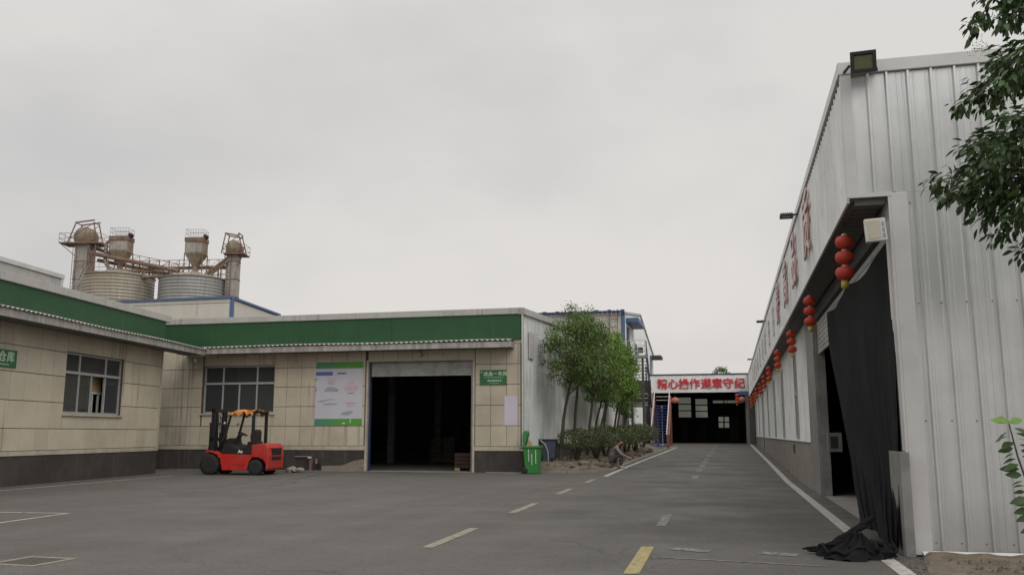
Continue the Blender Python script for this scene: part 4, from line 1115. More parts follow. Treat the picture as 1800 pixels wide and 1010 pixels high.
mb.bar(Q(-37, 17.2, 0), Q(-28.5, 17.2, 0), .06); mb.bar(Q(-37, 16.8, .8), Q(-28.5, 16.8, .8), .06)
mb.build('posts', M_['rust'], t)

# ================================================================== lamps on the right-hand shed
def floodlight(label, M, w, h, d):
    t = thing('floodlight', label, 'floodlight', M.translation, 'floodlights on the shed')
    b = MB(M); e = .04*w/.3
    b.box(-w/2, w/2, -d/2, d/2, -h/2, -h/2+e); b.box(-w/2, w/2, -d/2, d/2, h/2-e, h/2); b.box(-w/2, -w/2+e, -d/2, d/2, -h/2+e, h/2-e); b.box(w/2-e, w/2, -d/2, d/2, -h/2+e, h/2-e)
    b.box(-w/2+e, w/2-e, 0, d/2, -h/2+e, h/2-e)
    b.build('housing', M_['black'], t)
    MB(M).box(-w*.36, w*.36, -d*.32, -d*.05, -h*.34, h*.30).build('glass', M_['lamp_glass'], t)
    b = MB(M)
    for i in range(6): x = -w*.38 + i*w*.15; b.box(x, x+.012, d/2, d/2+.03, -h*.4, h*.4)
    b.build('cooling_fin', M_['black'], t)
    return t
Mx = Matrix.Translation((1.785, 11.18, 5.96)) @ Matrix.Rotation(R(-4), 4, 'Z') @ Matrix.Rotation(R(14), 4, 'X')
t = floodlight('large square black floodlight on the near parapet corner of the shed', Mx, .30, .26, .08)
MB().bar((1.63, 11.25, 5.95), (1.58, 11.42, 5.93), .025).bar((1.93, 11.25, 5.95), (1.98, 11.42, 5.93), .025).build('bracket', M_['black'], t)
for i, (y, z) in enumerate(((18.7, 5.83), (36.0, 5.74), (55.5, 5.82))):
    Mx = Matrix.Translation((1.30, y, z)) @ Matrix.Rotation(R(90), 4, 'X')
    t = floodlight('small black floodlight on an arm over the parapet, %s along the shed' % ('nearest', 'middle one', 'farthest')[i], Mx, .26, .26, .06)
    MB().bar((1.42, y, z+.02), (1.54, y, z+.03), .03).build('arm', M_['black'], t)
t = thing('wall_lamp_box', 'white square panel lamp under the shed overhang beside the curtain', 'lamp', (1.85, 11.38, 3.68))
Mx = Matrix.Translation((1.81, 11.34, 3.85)) @ Matrix.Rotation(R(-3), 4, 'Y') @ Matrix.Scale(.86, 4)
MB(Mx).box(-.13, .15, -.05, .05, -.165, .165).build('case', M_['white_plastic'], t, bevel=.012)
MB(Mx).box(-.10, .07, -.056, -.049, -.13, .13).build('panel', M_['cream_plastic'], t)
b = MB(Mx)
for i in range(3): b.box(.095, .13, -.056, -.049, -.12+i*.085, -.06+i*.085)
b.build('side_slot', M_['print_grey'], t)
MB().bar((1.90, 11.40, 4.0), (2.0, 11.43, 4.25), .025).build('bracket', M_['black'], t)
t = thing('control_box', 'pale control cabinet with dark panel just inside the shed door', 'control box', (2.4, 21.4, 1.0))
MB().box(2.12, 2.42, 21.25, 21.55, 1.0, 1.42).build('cabinet', M_['steel_pale'], t, bevel=.01)
MB().box(2.17, 2.33, 21.24, 21.252, 1.08, 1.34).build('panel', M_['black'], t)

# ================================================================== red lantern strings
def lantern_string(mat_):
    t = thing('lantern_string', '', 'lantern', (0, 0, 0), 'lantern strings under the shed overhang')
    MB().tube([(0, 0, 0), (0, 0, -.17)], .006, 5).build('cord', M_['black'], t)
    for i in range(3):
        zc = -.27 - i*.205
        b = MB(); nseg, nr = 24, 9; vs = []
        for j in range(nr+1):
            a = math.pi*(j/nr)*.84 + math.pi*.08
            for q in range(nseg):
                th = 2*math.pi*q/nseg
                r = .122*math.sin(a)**.75*(1 - .05*(q % 2))
                vs.append((r*math.cos(th), r*math.sin(th), zc + .088*math.cos(a)))
        b.add(vs, [(j*nseg+q, j*nseg+(q+1) % nseg, (j+1)*nseg+(q+1) % nseg, (j+1)*nseg+q) for j in range(nr) for q in range(nseg)], True)
        g = b.build('globe', mat_, t)
        MB().lathe([(.0, zc+.108), (.034, zc+.108), (.04, zc+.078), (0, zc+.078)], n=12).build('cap', M_['lantern_cap'], t)
    zc = -.27-.41
    MB().lathe([(.0, zc-.1), (.045, zc-.1), (.05, zc-.2), (0, zc-.2)], n=12).build('tassel', M_['gold'], t)
    return t
L0 = lantern_string(M_['red_cloth'])
ords = ('nearest the camera', 'second from the near end', 'third from the near end', 'fourth from the near end', 'fifth from the near end', 'sixth from the near end', 'seventh from the near end', 'eighth from the near end', 'ninth from the near end', 'tenth from the near end', 'at the far end')
for i, y in enumerate((12.6, 18.3, 24.4, 30.1, 37.3, 43.2, 49.3, 55.3, 61.3, 66.8, 71.0)):
    lab = 'string of three red lanterns under the shed overhang, ' + ords[i]
    o = L0 if i == 0 else copy_tree(L0)
    rr = random.Random(i+40)
    o.location = (1.63+rr.uniform(-.03, .03), y, 4.26 + (0 if i < 4 else rr.uniform(-.05, .03))); o.rotation_euler = (rr.uniform(-.05, .05), rr.uniform(-.03, .03), rr.uniform(0, 6)); o['label'] = lab
    o.scale = [1.0 if i else 1.04]*3
def round_lantern(loc, r, label):
    t = thing('round_lantern', label, 'lantern', loc, 'faded lanterns at the far shed')
    prof = [(r*math.sin(math.pi*(j/10*.84+.08))**.75, r*.72*math.cos(math.pi*(j/10*.84+.08))) for j in range(11)]
    MB().lathe(prof, loc, 20).build('globe', M_['pink_cloth'], t)
    MB().lathe([(0, r*.75), (r*.3, r*.75), (r*.32, r*.62), (0, r*.62)], loc, 12).build('cap', M_['gold'], t)
    MB().tube([loc, (loc[0], loc[1], loc[2]+r*.75+.35)], .012, 5).build('cord', M_['black'], t)
round_lantern((-4.18, 72.6, 4.02), .33, 'faded pink round lantern hanging at the left of the far shed opening')
round_lantern((0.98, 72.6, 4.03), .32, 'faded pink round lantern hanging at the right of the far shed opening')
o = copy_tree(L0, label='short string of small red lanterns left of the right faded lantern'); o.location = (.62, 72.5, 4.7); o.rotation_euler = (0, 0, 0); o.scale = (1.25, 1.25, 1.25)

# ================================================================== black shade-cloth curtain
cu = thing('black_curtain', 'black shade cloth curtain hung across the shed door and bunched on the ground', 'curtain', (1.8, 12.5, 0))
NU_, NV = 90, 56; vs = []
rr = random.Random(4)
for j in range(NV+1):
    v = j/NV
    for i in range(NU_+1):
        u = i/NU_
        Ay = 17.9 - 5.0*v**1.5; Ax = 1.90 - .16*v**2
        By = 11.49; Bx = 2.03 - .12*v**4
        uu = u
        y = Ay + (By-Ay)*uu; x = Ax + (Bx-Ax)*uu
        zt = 3.76 + .08*u - .13*abs(math.sin(math.pi*(u*2.0+.12)))**.8
        z = zt*(1-v) + (.22-.18*u)*v
        amp = (.02 + .055*v)*(.3 + .7*u)
        ph = 2*math.pi*(u*3.4 + .35*math.sin(u*5) + .25*v + .25*noise.noise((u*3, v*1.5, 5)))
        x += -amp*(.5+.5*math.sin(ph)) - .035*max(0, v-.35)*math.sin(2*math.pi*(u*13 - v*2.2)+1.3)*(1.4-u) - .10*v*math.exp(-((u-.12)/.10)**2) + .04*noise.noise((u*6, v*3, 1.7))
        y += .05*v*math.sin(2*math.pi*u*11+v*2)
        vs.append((x, y, z))
fs = [(j*(NU_+1)+i, j*(NU_+1)+i+1, (j+1)*(NU_+1)+i+1, (j+1)*(NU_+1)+i) for j in range(NV) for i in range(NU_)]
MB().add(vs, fs, True).build('hanging_sheet', M_['black_cloth'], cu)
b = MB(); nr, nq = 22, 64; vs = []
for j in range(nr+1):
    a = (j/nr); 
    for q in range(nq):
        th = 2*math.pi*q/nq
        ux, uy = math.cos(th), math.sin(th)
        R0 = 1 + .22*math.sin(3*th+1) + .12*math.sin(7*th) 
        x = 1.36 + .34*ux*a*R0 - .10*a*a*(ux < 0); y = 11.16 + .30*uy*a*R0
        h = .24*(1-a**1.8) * (1 + .45*noise.noise((x*5, y*5, 0.3)))
        rid = .05*math.sin(11*th + 8*a + 3*noise.noise((x*3, y*3, 2)))*(a > .15)
        vs.append((x, y, max(.004, h + rid*(1-a*.6) + .01)))
for j in range(nr):
    for q in range(nq): b.f.append((j*nq+q, j*nq+(q+1) % nq, (j+1)*nq+(q+1) % nq, (j+1)*nq+q)); b.sm.append(True)
b.v = vs
b.build('bunched_cloth', M_['black_cloth'], cu)
rr = random.Random(17); b = MB()
for i in range(5):
    a0 = rr.uniform(0, 6.28); pts = []; n_ = 9
    cx, cy = 1.32 + rr.uniform(-.12, .2), 11.1 + rr.uniform(-.1, .1)
    for q in range(n_):
        th = a0 + q*.42; ra = .17 + .10*rr.random()
        pts.append((cx + ra*1.25*math.cos(th), cy + ra*.9*math.sin(th), .05 + .10*rr.random() + .05*math.sin(q)))
    b.tube(pts, [.008+.012*math.sin(math.pi*(q+.5)/n_)+.006*rr.random() for q in range(n_)], 7)
for (p0, p1) in (((1.15, 11.2, .10), (.80, 11.48, .03)), ((1.1, 11.0, .08), (.98, 10.92, .02)), ((1.5, 11.5, .32), (1.05, 11.2, .14)), ((1.62, 11.6, .40), (1.18, 11.3, .2)), ((1.2, 11.25, .07), (.84, 11.40, .015))):
    p0, p1 = Vector(p0), Vector(p1)
    pts = [p0.lerp(p1, q/6) + Vector((rr.uniform(-.02, .02), rr.uniform(-.02, .02), rr.uniform(-.006, .02))) for q in range(7)]
    b.tube(pts, [.03, .036, .026, .03, .022, .018, .006], 7)
b.build('twisted_folds', M_['black_cloth'], cu)

# ================================================================== forklift
def FX(u): return -17.55 + (u-245)*.00269
def FZ(v): return (935-v)*.00269
Yn, Yf = 27.92, 29.02
fk = thing('forklift', 'red forklift with black mast and torn orange roof cover by the tiled wall', 'forklift', (-16.6, 28.4, 0))
def fpoly(pts): return [(FX(u), FZ(v)) for u, v in pts]
MB().prism(fpoly([(372, 668), (845, 680), (845, 715), (800, 760), (776, 872), (425, 876), (395, 760), (372, 690)]), 'y', Yn+.02, Yf-.02).build('chassis', M_['red_paint'], fk, bevel=.015)
MB().prism(fpoly([(170, 640), (200, 625), (300, 638), (385, 668), (400, 720), (380, 720), (350, 682), (290, 655), (200, 648)]), 'y', Yn-.02, Yn+.28).build('front_fender', M_['red_paint'], fk, bevel=.006)
MB().prism(fpoly([(170, 640), (200, 625), (300, 638), (385, 668), (400, 720), (380, 720), (350, 682), (290, 655), (200, 648)]), 'y', Yf-.28, Yf+.02).build('front_fender', M_['red_paint'], fk, bevel=.006)
cw = MB().prism(fpoly([(835, 556), (1000, 536), (1040, 545), (1066, 590), (1078, 690), (1070, 850), (1035, 884), (1045, 830), (1040, 790), (1000, 738), (930, 712), (835, 712)]), 'y', Yn, Yf).build('counterweight', M_['red_paint'], fk, bevel=.035)
xr = FX(1078)
for (v0, v1) in ((598, 682), (704, 742)):
    MB().box(xr-.10, xr+.012, Yn+.24, Yf-.22, FZ(v1), FZ(v0)).build('rear_slot', M_['black'], cw)
MB().prism(fpoly([(385, 668), (400, 610), (470, 545), (560, 560), (600, 600), (700, 585), (838, 560), (838, 680)]), 'y', Yn+.05, Yf-.05).build('engine_cover', M_['black'], fk, bevel=.02)
MB().prism(fpoly([(850, 690), (1030, 700), (1030, 860), (780, 860), (776, 760)]), 'y', Yn+.22, Yf-.22).build('axle_housing', M_['black'], fk)
o = inst('logo', text_mesh('An', .15, M_['white'], bold=.006, extrude=.003), fk, frame_mat((FX(670), Yn+.045, FZ(640)), (1, 0, 0)) @ Matrix.Shear('XY', 4, (.0, .0)))
b = MB()
for i in range(4):
    x = FX(580+i*45); b.box(x, x+.05, Yn+.017, Yn+.0205, FZ(805), FZ(800)); b.box(x+.02, x+.03, Yn+.016, Yn+.0203, FZ(812), FZ(788)); b.box(x+.005, x+.045, Yn+.0165, Yn+.0204, FZ(815), FZ(811))
b.build('side_print', M_['black'], fk)
def fwheel(u, r, y0, y1, out):
    t = bpy.data.objects.new('wheel', None); put(t, fk, Matrix.Translation((FX(u), (y0+y1)/2, r)))
    c = (FX(u), 0, r)
    MB().lathe([(r*.62, y0), (r*.93, y0), (r, y0+.035), (r, y1-.035), (r*.93, y1), (r*.62, y1)], c, 36, True, 'y').build('tyre', M_['rubber'], t)
    b = MB(); nl = 18
    for i in range(nl):
        a = 2*math.pi*i/nl; ca, sa = math.cos(a), math.sin(a)
        p = Vector((c[0]+ca*r*.985, 0, c[2]+sa*r*.985))
        b.bar((p.x, y0+.01, p.z), (p.x, y1-.01, p.z), .045, .03)
    b.build('tread', M_['rubber'], t)
    yo = y0 if out < 0 else y1
    MB().lathe([(0, yo-.03*out), (r*.22, yo-.03*out), (r*.25, yo-.06*out), (r*.5, yo-.07*out), (r*.6, yo-.01*out), (r*.63, yo-.02*out), (r*.63, yo-.14*out)], c, 28, True, 'y').build('rim', M_['rim'], t)
fwheel(245, .355, Yn-.05, Yn+.22, -1); fwheel(245, .355, Yf-.22, Yf+.05, 1)
fwheel(890, .262, Yn+.0, Yn+.20, -1); fwheel(890, .262, Yf-.20, Yf, 1)
# mast
for y in (Yn+.16, Yn+.30, Yf-.36, Yf-.22):
    b = MB(); b.box(FX(205), FX(228), y, y+.06, .12, 2.26); b.box(FX(245), FX(262), y, y+.06, .12, 2.26); b.box(FX(228), FX(245), y+.02, y+.04, .12, 2.26)
    b.build('mast_rail', M_['black'], fk)
b = MB()
for z in (.45, 1.15, 2.14): b.box(FX(206), FX(258), Yn+.16, Yf-.16, z, z+.12)
b.build('mast_crossbar', M_['black'], fk)
for y in (Yn+.42, Yf-.46):
    MB().tube([(FX(238), y, .3), (FX(238), y, 1.45)], .045, 12).build('lift_cylinder', M_['black'], fk)
    MB().tube([(FX(238), y, 1.45), (FX(238), y, 2.12)], .028, 10).build('cylinder_rod', M_['chrome'], fk)
b = MB()
for z in (.35, .82): b.box(FX(188), FX(203), Yn+.12, Yf-.12, z, z+.12)
for y in (Yn+.14, Yn+.45, Yf-.49, Yf-.18): b.box(FX(190), FX(203), y, y+.04, .35, 1.75)
b.box(FX(190), FX(203), Yn+.12, Yf-.12, 1.72, 1.78)
b.build('load_backrest', M_['black'], fk)
b = MB()
for i in range(5): y = Yn+.38+i*.1; b.tube([(FX(252), y, .9), (FX(285), y, .95), (FX(300), y, 1.3), (FX(255), y, 2.0)], .012, 6)
b.build('hydraulic_hose', M_['rubber'], fk)
# overhead guard
for y in (Yn+.08, Yf-.14):
    b = MB(); b.bar((FX(395), y, FZ(520)), (FX(440), y, FZ(430)), .06); b.bar((FX(440), y, FZ(430)), (FX(512), y, FZ(150)), .06)
    b.build('front_pillar', M_['black'], fk)
    MB().box(FX(812), FX(846), y-.03, y+.05, FZ(570), FZ(150)).build('rear_pillar', M_['black'], fk)
b = MB()
for y in (Yn+.06, Yf-.12): b.box(FX(500), FX(850), y-.035, y+.035, FZ(150), FZ(128))
for i in range(9): x = FX(500) + (FX(850)-FX(500))*i/8; b.box(x-.02, x+.02, Yn+.095, Yf-.155, FZ(146), FZ(130))
b.build('roof_guard', M_['black'], fk)
b = MB(); nx, ny = 26, 26; vs = []; rr = random.Random(2)
for j in range(ny+1):
    for i in range(nx+1):
        p = i/nx; q = j/ny
        x = FX(485) + (FX(835)-FX(485))*p; s = (q-.5)*2
        y = (Yn+Yf)/2 + s*.60 
        drop = max(0, abs(s)-.84)*1.05*(.55+.6*noise.noise((p*7, s, .2))+.5*math.sin(p*11)**2) + max(0, .10-p)*1.2
        z = FZ(118) + .03*math.sin(p*9+s*4)*.6 + .04*noise.noise((p*5, s*3, 4)) - drop
        y = max(min(y, Yf+.02), Yn-.0)
        vs.append((x + .03*noise.noise((q*6, p, 3)), y, z))
b.add(vs, [(j*(nx+1)+i, j*(nx+1)+i+1, (j+1)*(nx+1)+i+1, (j+1)*(nx+1)+i) for j in range(ny) for i in range(nx)], True)
b.build('roof_cover', M_['orange'], fk)
MB().prism(fpoly([(700, 545), (715, 515), (830, 510), (838, 560), (705, 580)]), 'y', Yn+.32, Yf-.32).build('seat', M_['black'], fk, bevel=.02)
MB().prism(fpoly([(745, 515), (735, 440), (760, 375), (795, 360), (815, 390), (812, 515)]), 'y', Yn+.34, Yf-.34).build('seat_back', M_['black'], fk, bevel=.02)
ym = (Yn+Yf)/2
MB().bar((FX(470), ym, FZ(560)), (FX(570), ym, FZ(430)), .06).build('steering_column', M_['black'], fk)
pts = []
cx = Vector((FX(582), ym, FZ(418))); a1 = Vector((.85, 0, -.35)).normalized(); a2 = Vector((0, 1, 0))
for i in range(17): th = 2*math.pi*i/16; pts.append(cx + a1*.17*math.cos(th) + a2*.17*math.sin(th))
MB().tube(pts, .016, 6, cap=False).bar(cx-a1*.16, cx+a1*.16, .02).bar(cx-a2*.16, cx+a2*.16, .02).build('steering_wheel', M_['black'], fk)
MB().prism(fpoly([(395, 620), (410, 540), (450, 480), (480, 470), (500, 560), (480, 620)]), 'y', Yn+.15, Yf-.15).build('dashboard', M_['black'], fk, bevel=.01)
for i, y in enumerate((Yn+.3, Yn+.4)): MB().tube([(FX(510+i*8), y, FZ(560)), (FX(535+i*8), y, FZ(470))], .01, 6).build('lever', M_['black'], fk)
for y in (Yn+.12, Yf-.12):
    MB().lathe([(0, -.05), (.05, -.05), (.06, 0), (0, 0)], (FX(420), y, FZ(285)), 12, ax='x').build('headlight', M_['chrome'], fk)

# ================================================================== bins
gbn = thing('wheelie_bin', 'bright green wheelie bin with raised lid at the workshop corner', 'bin', (-6.72, 30.75, 0))
zb = .045; cx, cy = -6.72, 30.72
def taper(b, x0, x1, y0, y1, z0, X0, X1, Y0, Y1, z1):
    b.add([(x0,y0,z0),(x1,y0,z0),(x1,y1,z0),(x0,y1,z0),(X0,Y0,z1),(X1,Y0,z1),(X1,Y1,z1),(X0,Y1,z1)], [(0,3,2,1),(4,5,6,7),(0,1,5,4),(1,2,6,5),(2,3,7,6),(3,0,4,7)]); return b
taper(MB(), cx-.20, cx+.23, cy-.22, cy+.22, zb, cx-.28, cx+.28, cy-.28, cy+.28, zb+.90).build('body', M_['bin_green'], gbn, bevel=.02)
b = MB(); b.box(cx-.32, cx+.31, cy-.31, cy-.27, zb+.87, zb+.94).box(cx-.32, cx+.31, cy+.27, cy+.31, zb+.87, zb+.94).box(cx-.32, cx-.28, cy-.27, cy+.27, zb+.87, zb+.94).box(cx+.275, cx+.31, cy-.27, cy+.27, zb+.87, zb+.94)
b.build('rim', M_['bin_lid'], gbn, bevel=.01)
MB().prism([(cx-.34, zb+.90), (cx-.27, zb+.90), (cx-.16, zb+1.38), (cx-.21, zb+1.46), (cx-.30, zb+1.45), (cx-.35, zb+1.36)], 'y', cy-.05, cy+.30).build('lid', M_['bin_lid'], gbn, bevel=.02)
MB().prism([(cx-.25, zb+.92), (cx+.02, zb+.92), (cx-.06, zb+1.05), (cx-.14, zb+1.15), (cx-.2, zb+1.0)], 'y', cy+.0, cy+.2).build('rubbish', M_['cardboard'], gbn)
MB().tube([(cx-.34, cy-.25, zb+.84), (cx-.40, cy-.2, zb+.86), (cx-.40, cy+.2, zb+.86), (cx-.34, cy+.25, zb+.84)], .018, 8).build('handle', M_['bin_lid'], gbn)
for y in (cy-.26, cy+.22): MB().lathe([(0, y), (.06, y), (.10, y+.01), (.10, y+.05), (0, y+.05)], (cx-.22, 0, zb+.10), 20, ax='y').build('wheel', M_['rubber'], gbn)
b = MB(); rr = random.Random(6)
for (x, z0, z1) in ((cx-.08, .42, .80), (cx+.03, .30, .62), (cx+.17, .34, .76)):
    z = z0
    while z < z1:
        h = rr.uniform(.03, .06); f = .06*(z/.9); b.box(x-.012, x+.012, cy-.226-f*1.05, cy-.222-f, zb+z, zb+z+h); z += h+.014
b.build('white_print', M_['white'], gbn)['kind'] = 'stuff'
bb = thing('blue_grey_bin', 'dark blue grey bin standing on the soil behind the green bin', 'bin', (-6.72, 34.2, .2))
zb, cx, cy = .30, -6.78, 34.0
taper(MB(), cx-.22, cx+.22, cy-.22, cy+.22, zb, cx-.30, cx+.30, cy-.28, cy+.28, zb+.86).build('body', M_['bin_blue'], bb, bevel=.05)
b = MB(); b.box(cx-.36, cx+.35, cy-.33, cy+.33, zb+.862, zb+.90); b.build('rim', M_['bin_blue'], bb, bevel=.01)
MB().tube([(cx-.28, cy-.33, zb+.85), (cx-.10, cy-.36, zb+.72), (cx+.02, cy-.36, zb+.45), (cx+.02, cy-.30, zb+.08)], .016, 6).build('hose', M_['white_plastic'], bb)
MB().box(cx+.10, cx+.22, cy-.262, cy-.245, zb+.05, zb+.2).build('label_patch', M_['black'], bb)

# ================================================================== small fittings
t = thing('standpipe', 'short rusty standpipe with pale tap beside the roller door', 'tap', (-15.2, 30.85, 0))
MB().box(-15.28, -15.19, 30.92, 31.03, 0, .50).build('post', M_['rust'], t)
MB().tube([(-15.9, 30.98, .55), (-15.35, 30.95, .56), (-15.22, 30.9, .54)], .022, 8).build('pipe', M_['steel_grey'], t)
MB().box(-15.30, -15.18, 30.84, 30.92, .50, .56).build('tap', M_['white_plastic'], t)
MB().tube([(-15.0, 30.95, .30), (-15.0, 30.95, .48)], .04, 8).build('valve', M_['plaster'], t)
t = thing('security_camera', 'small pale camera hanging under the awning at the inner corner', 'camera', (-19.95, 30.25, 4.3))
MB().tube([(-19.95, 30.40, 4.43), (-19.95, 30.40, 4.24)], .02, 6).build('stem', M_['alu'], t)
MB().lathe([(0, 4.12), (.05, 4.13), (.065, 4.18), (.05, 4.24), (0, 4.25)], (-19.95, 30.40, 0), 12).build('dome', M_['white_plastic'], t)
t = thing('door_lamp', 'small round lamp under the awning above the roller door', 'lamp', (-11.0, 30.95, 4.25))
MB().lathe([(0, 4.18), (.07, 4.20), (.09, 4.27), (.07, 4.34), (0, 4.35)], (-11.0, 30.90, 0), 14).build('globe', M_['alu'], t)
MB().tube([(-11, 30.9, 4.33), (-11, 30.98, 4.40)], .02, 6).build('stem', M_['black'], t)
t = MB().tube([(-19.75, 20.0, .08), (-19.15, 21.15, .08)], .07, 10).build('white_post', M_['white_plastic'])
tag(t, 'white pipe lying on the ground against the left wall base', 'pipe')
t = thing('pallet_stack', 'dark red brown crate standing just inside the roller door', 'crate', (-9.6, 32.2, .05))
b = MB()
for i in range(4): b.box(-9.95, -9.15, 32.0, 32.7, .15+i*.14, .15+i*.14+.12)
b.build('board', mat('brown_board', (0.045, 0.022, 0.016), 0.8, 0.3, 5), t)
MB().box(-9.95, -9.75, 32.0, 32.7, .05, .15).box(-9.35, -9.15, 32.0, 32.7, .05, .15).build('runner', M_['cardboard'], t)
for i, (x, y, w, h) in enumerate(((-12.9, 40.0, 1.2, 1.1), (-11.6, 43.5, 1.3, 1.5), (-14.0, 47.0, 1.4, 2.1))):
    t = thing('sack_pallet', 'pallet of stacked pale sacks standing %s in the dark workshop' % ('nearest the door', 'in the middle', 'deepest')[i], 'sacks', (x, y, .05), 'sack pallets in the workshop')
    MB().box(x-w/2, x+w/2, y-.5, y+.5, .05, .18).build('pallet', M_['cardboard'], t)
    k_ = 0; z = .185; rr = random.Random(i)
    while z < h:
        for q in range(2): MB().box(x-w/2+.02+q*w/2, x-.03+q*w/2+rr.uniform(-.02, .03), y-.48+rr.uniform(-.03, .03), y+.46, z, z+.17).build('sack', M_['sack'], t, bevel=.05)
        z += .175
t = thing('workshop_lamp', 'small lit lamp deep inside the dark workshop', 'lamp', (-11.8, 45, 3.2))
lm = bpy.data.materials.new('lit_tube'); lm.use_nodes = True
lm.node_tree.nodes['Principled BSDF'].inputs['Emission Color'].default_value = (.9, 1, 1, 1); lm.node_tree.nodes['Principled BSDF'].inputs['Emission Strength'].default_value = 3
MB().tube([(-13.1, 47, 3.30), (-12.85, 47, 3.30)], .035, 8).build('tube', lm, t)
MB().box(-13.2, -12.75, 46.95, 47.05, 3.35, 3.40).build('holder', M_['alu'], t)
MB().tube([(-13.0, 47, 3.4), (-13.0, 47, 6.2)], .01, 5).build('cord', M_['black'], t)

# ================================================================== planting bed
def bedz(x, y):
    e = min(1, max(0, (-4.40-x+.0)/1.1), max(0, (y-31.15)/1.2))
    return gz(y) + .30*e**.6 + .05*noise.noise((x*1.7, y*1.7, 0))*min(1, e*3)
nx, ny = 22, 120; vs = []
for j in range(ny+1):
    y = 31.2 + (58.9-31.2)*j/ny
    for i in range(nx+1):
        xe = -4.28 + max(0, (y-40))*.012
        if y < 33.0: xe = -4.28 - 1.3*((33.0-y)/1.8)**2
        x = -7.12 + (xe+7.12)*i/nx
        z = bedz(x, y) if 0 < i < nx and j > 0 else gz(y)+.01
        vs.append((x, y, z + .02*noise.noise((x*6, y*6, 3))*(0 < i < nx)))
b = MB(); b.add(vs, [(j*(nx+1)+i, j*(nx+1)+i+1, (j+1)*(nx+1)+i+1, (j+1)*(nx+1)+i) for j in range(ny) for i in range(nx)], True)
bed = b.build('planting_bed', M_['earth']); bed['kind'] = 'structure'
kb = []
for j in range(0, 61):
    y = 31.05 + (58-31.05)*j/60
    xe = -4.22 + max(0, (y-40))*.012
    if y < 33.0: xe = -4.22 - 1.35*((33.0-y)/1.95)**2
    kb.append((xe, y, gz(y)+.03))
kb = [(-7.0, 31.02, .06), (-6.2, 31.03, .06)] + kb
b = MB()
for p, q in zip(kb, kb[1:]): b.bar(p, q, .10, .10)
b.build('kerb', M_['concrete'], bed)
# stones and clods along the edge of the bed
rr = random.Random(12)
def rock_mesh(seed, sx, sy, sz):
    bm = bmesh.new(); bmesh.ops.create_icosphere(bm, subdivisions=2, radius=1)
    for v in bm.verts:
        d = 1 + .35*noise.noise(v.co*1.6 + Vector((seed*3.1, 0, 0))) + .18*noise.noise(v.co*4 + Vector((0, seed, 0)))
        v.co = Vector((v.co.x*d*sx, v.co.y*d*sy, max(v.co.z*d, -.4)*sz))
    me = bpy.data.meshes.new('stone'); bm.to_mesh(me); bm.free(); me.materials.append(M_['stone']); return me
rms = [rock_mesh(i, .20+.05*(i % 3), .16+.04*(i % 2), .11+.03*(i % 3)) for i in range(6)]
for i in range(34):
    y = 31.7 + i*.62 + rr.uniform(-.2, .2)
    xe = -4.5 if y > 33 else -4.5 - 1.3*((33.0-y)/1.8)**2
    x = xe - abs(rr.gauss(0, .35))
    o = inst('stone', rms[i % 6], None, Matrix.Translation((x, y, bedz(x, y)+.02)) @ Matrix.Rotation(rr.uniform(0, 6), 4, 'Z') @ Matrix.Scale(rr.uniform(.6, 1.35), 4))
    tag(o, 'rough brown stone lying in the soil along the bed edge', 'stone', 'stones along the bed edge')
b = MB()
for i in range(700):
    y = rr.uniform(31.4, 50); x = rr.uniform(-6.9, -4.5 if y > 33 else -5.4); r = rr.uniform(.015, .06); z = bedz(x, y)
    pts = [(x+r*rr.uniform(.6, 1.4)*a, y+r*rr.uniform(.6, 1.4)*c, z + r*d) for a, c, d in ((1, 0, 0), (-.5, .87, 0), (-.5, -.87, 0), (0, 0, .9))]
    b.add(pts, [(0, 1, 3), (1, 2, 3), (2, 0, 3)])
b.build('soil_clods', M_['stone'])['kind'] = 'stuff'
rr2 = random.Random(31); rub = bpy.data.materials['bare_plaster']
for i in range(7):                                    # rubble behind the forklift
    o = inst('rubble_piece', rms[i % 6], None, Matrix.Translation((-15.15+rr2.uniform(-.35, .35), 29.9+rr2.uniform(-.2, .2), .06+.06*(i % 2))) @ Matrix.Rotation(rr2.uniform(0, 6), 4, 'Z') @ Matrix.Scale(rr2.uniform(.45, .8), 4))
    o.data = rms[i % 6].copy(); o.data.materials[0] = M_['concrete'] if i % 2 else rub
    tag(o, 'pale broken rubble piece on the ground behind the forklift', 'rubble', 'rubble behind the forklift')
# dirt strip in front of the gable
nx, ny = 60, 24; vs = []
for j in range(ny+1):
    for i in range(nx+1):
        x = 2.10 + 9*(i/nx)**1.3; y = 11.40 - 3.2*j/ny
        x -= .02*j*(i == 0)
        z = .0 if (i == 0 or j == 0) else .05 + .05*noise.noise((x*2.2, y*2.2, 0)) + .03*noise.noise((x*9, y*9, 1)) + .02*noise.noise((x*25, y*25, 1))
        vs.append((x, y, z + .006))
b = MB(); b.add(vs, [(j*(nx+1)+i, j*(nx+1)+i+1, (j+1)*(nx+1)+i+1, (j+1)*(nx+1)+i) for j in range(ny) for i in range(nx)], True)
b.build('dirt_strip', M_['earth'])['kind'] = 'structure'
b = MB(); rr = random.Random(77)
for i in range(900):
    y = rr.uniform(9.2, 11.3); x = rr.uniform(2.0, 5.5) if i % 5 else rr.uniform(1.75, 2.1); r = rr.uniform(.006, .03) if i % 5 else rr.uniform(.004, .018)
    z = .05 if x > 2.2 else .008
    pts = [(x+r*rr.uniform(.6, 1.4)*a, y+r*rr.uniform(.6, 1.4)*c, z + r*d) for a, c, d in ((1, 0, -.4), (-.5, .87, -.4), (-.5, -.87, -.4), (0, 0, .8))]
    b.add(pts, [(0, 1, 3), (1, 2, 3), (2, 0, 3)])
b.build('gravel', M_['stone'])['kind'] = 'stuff'

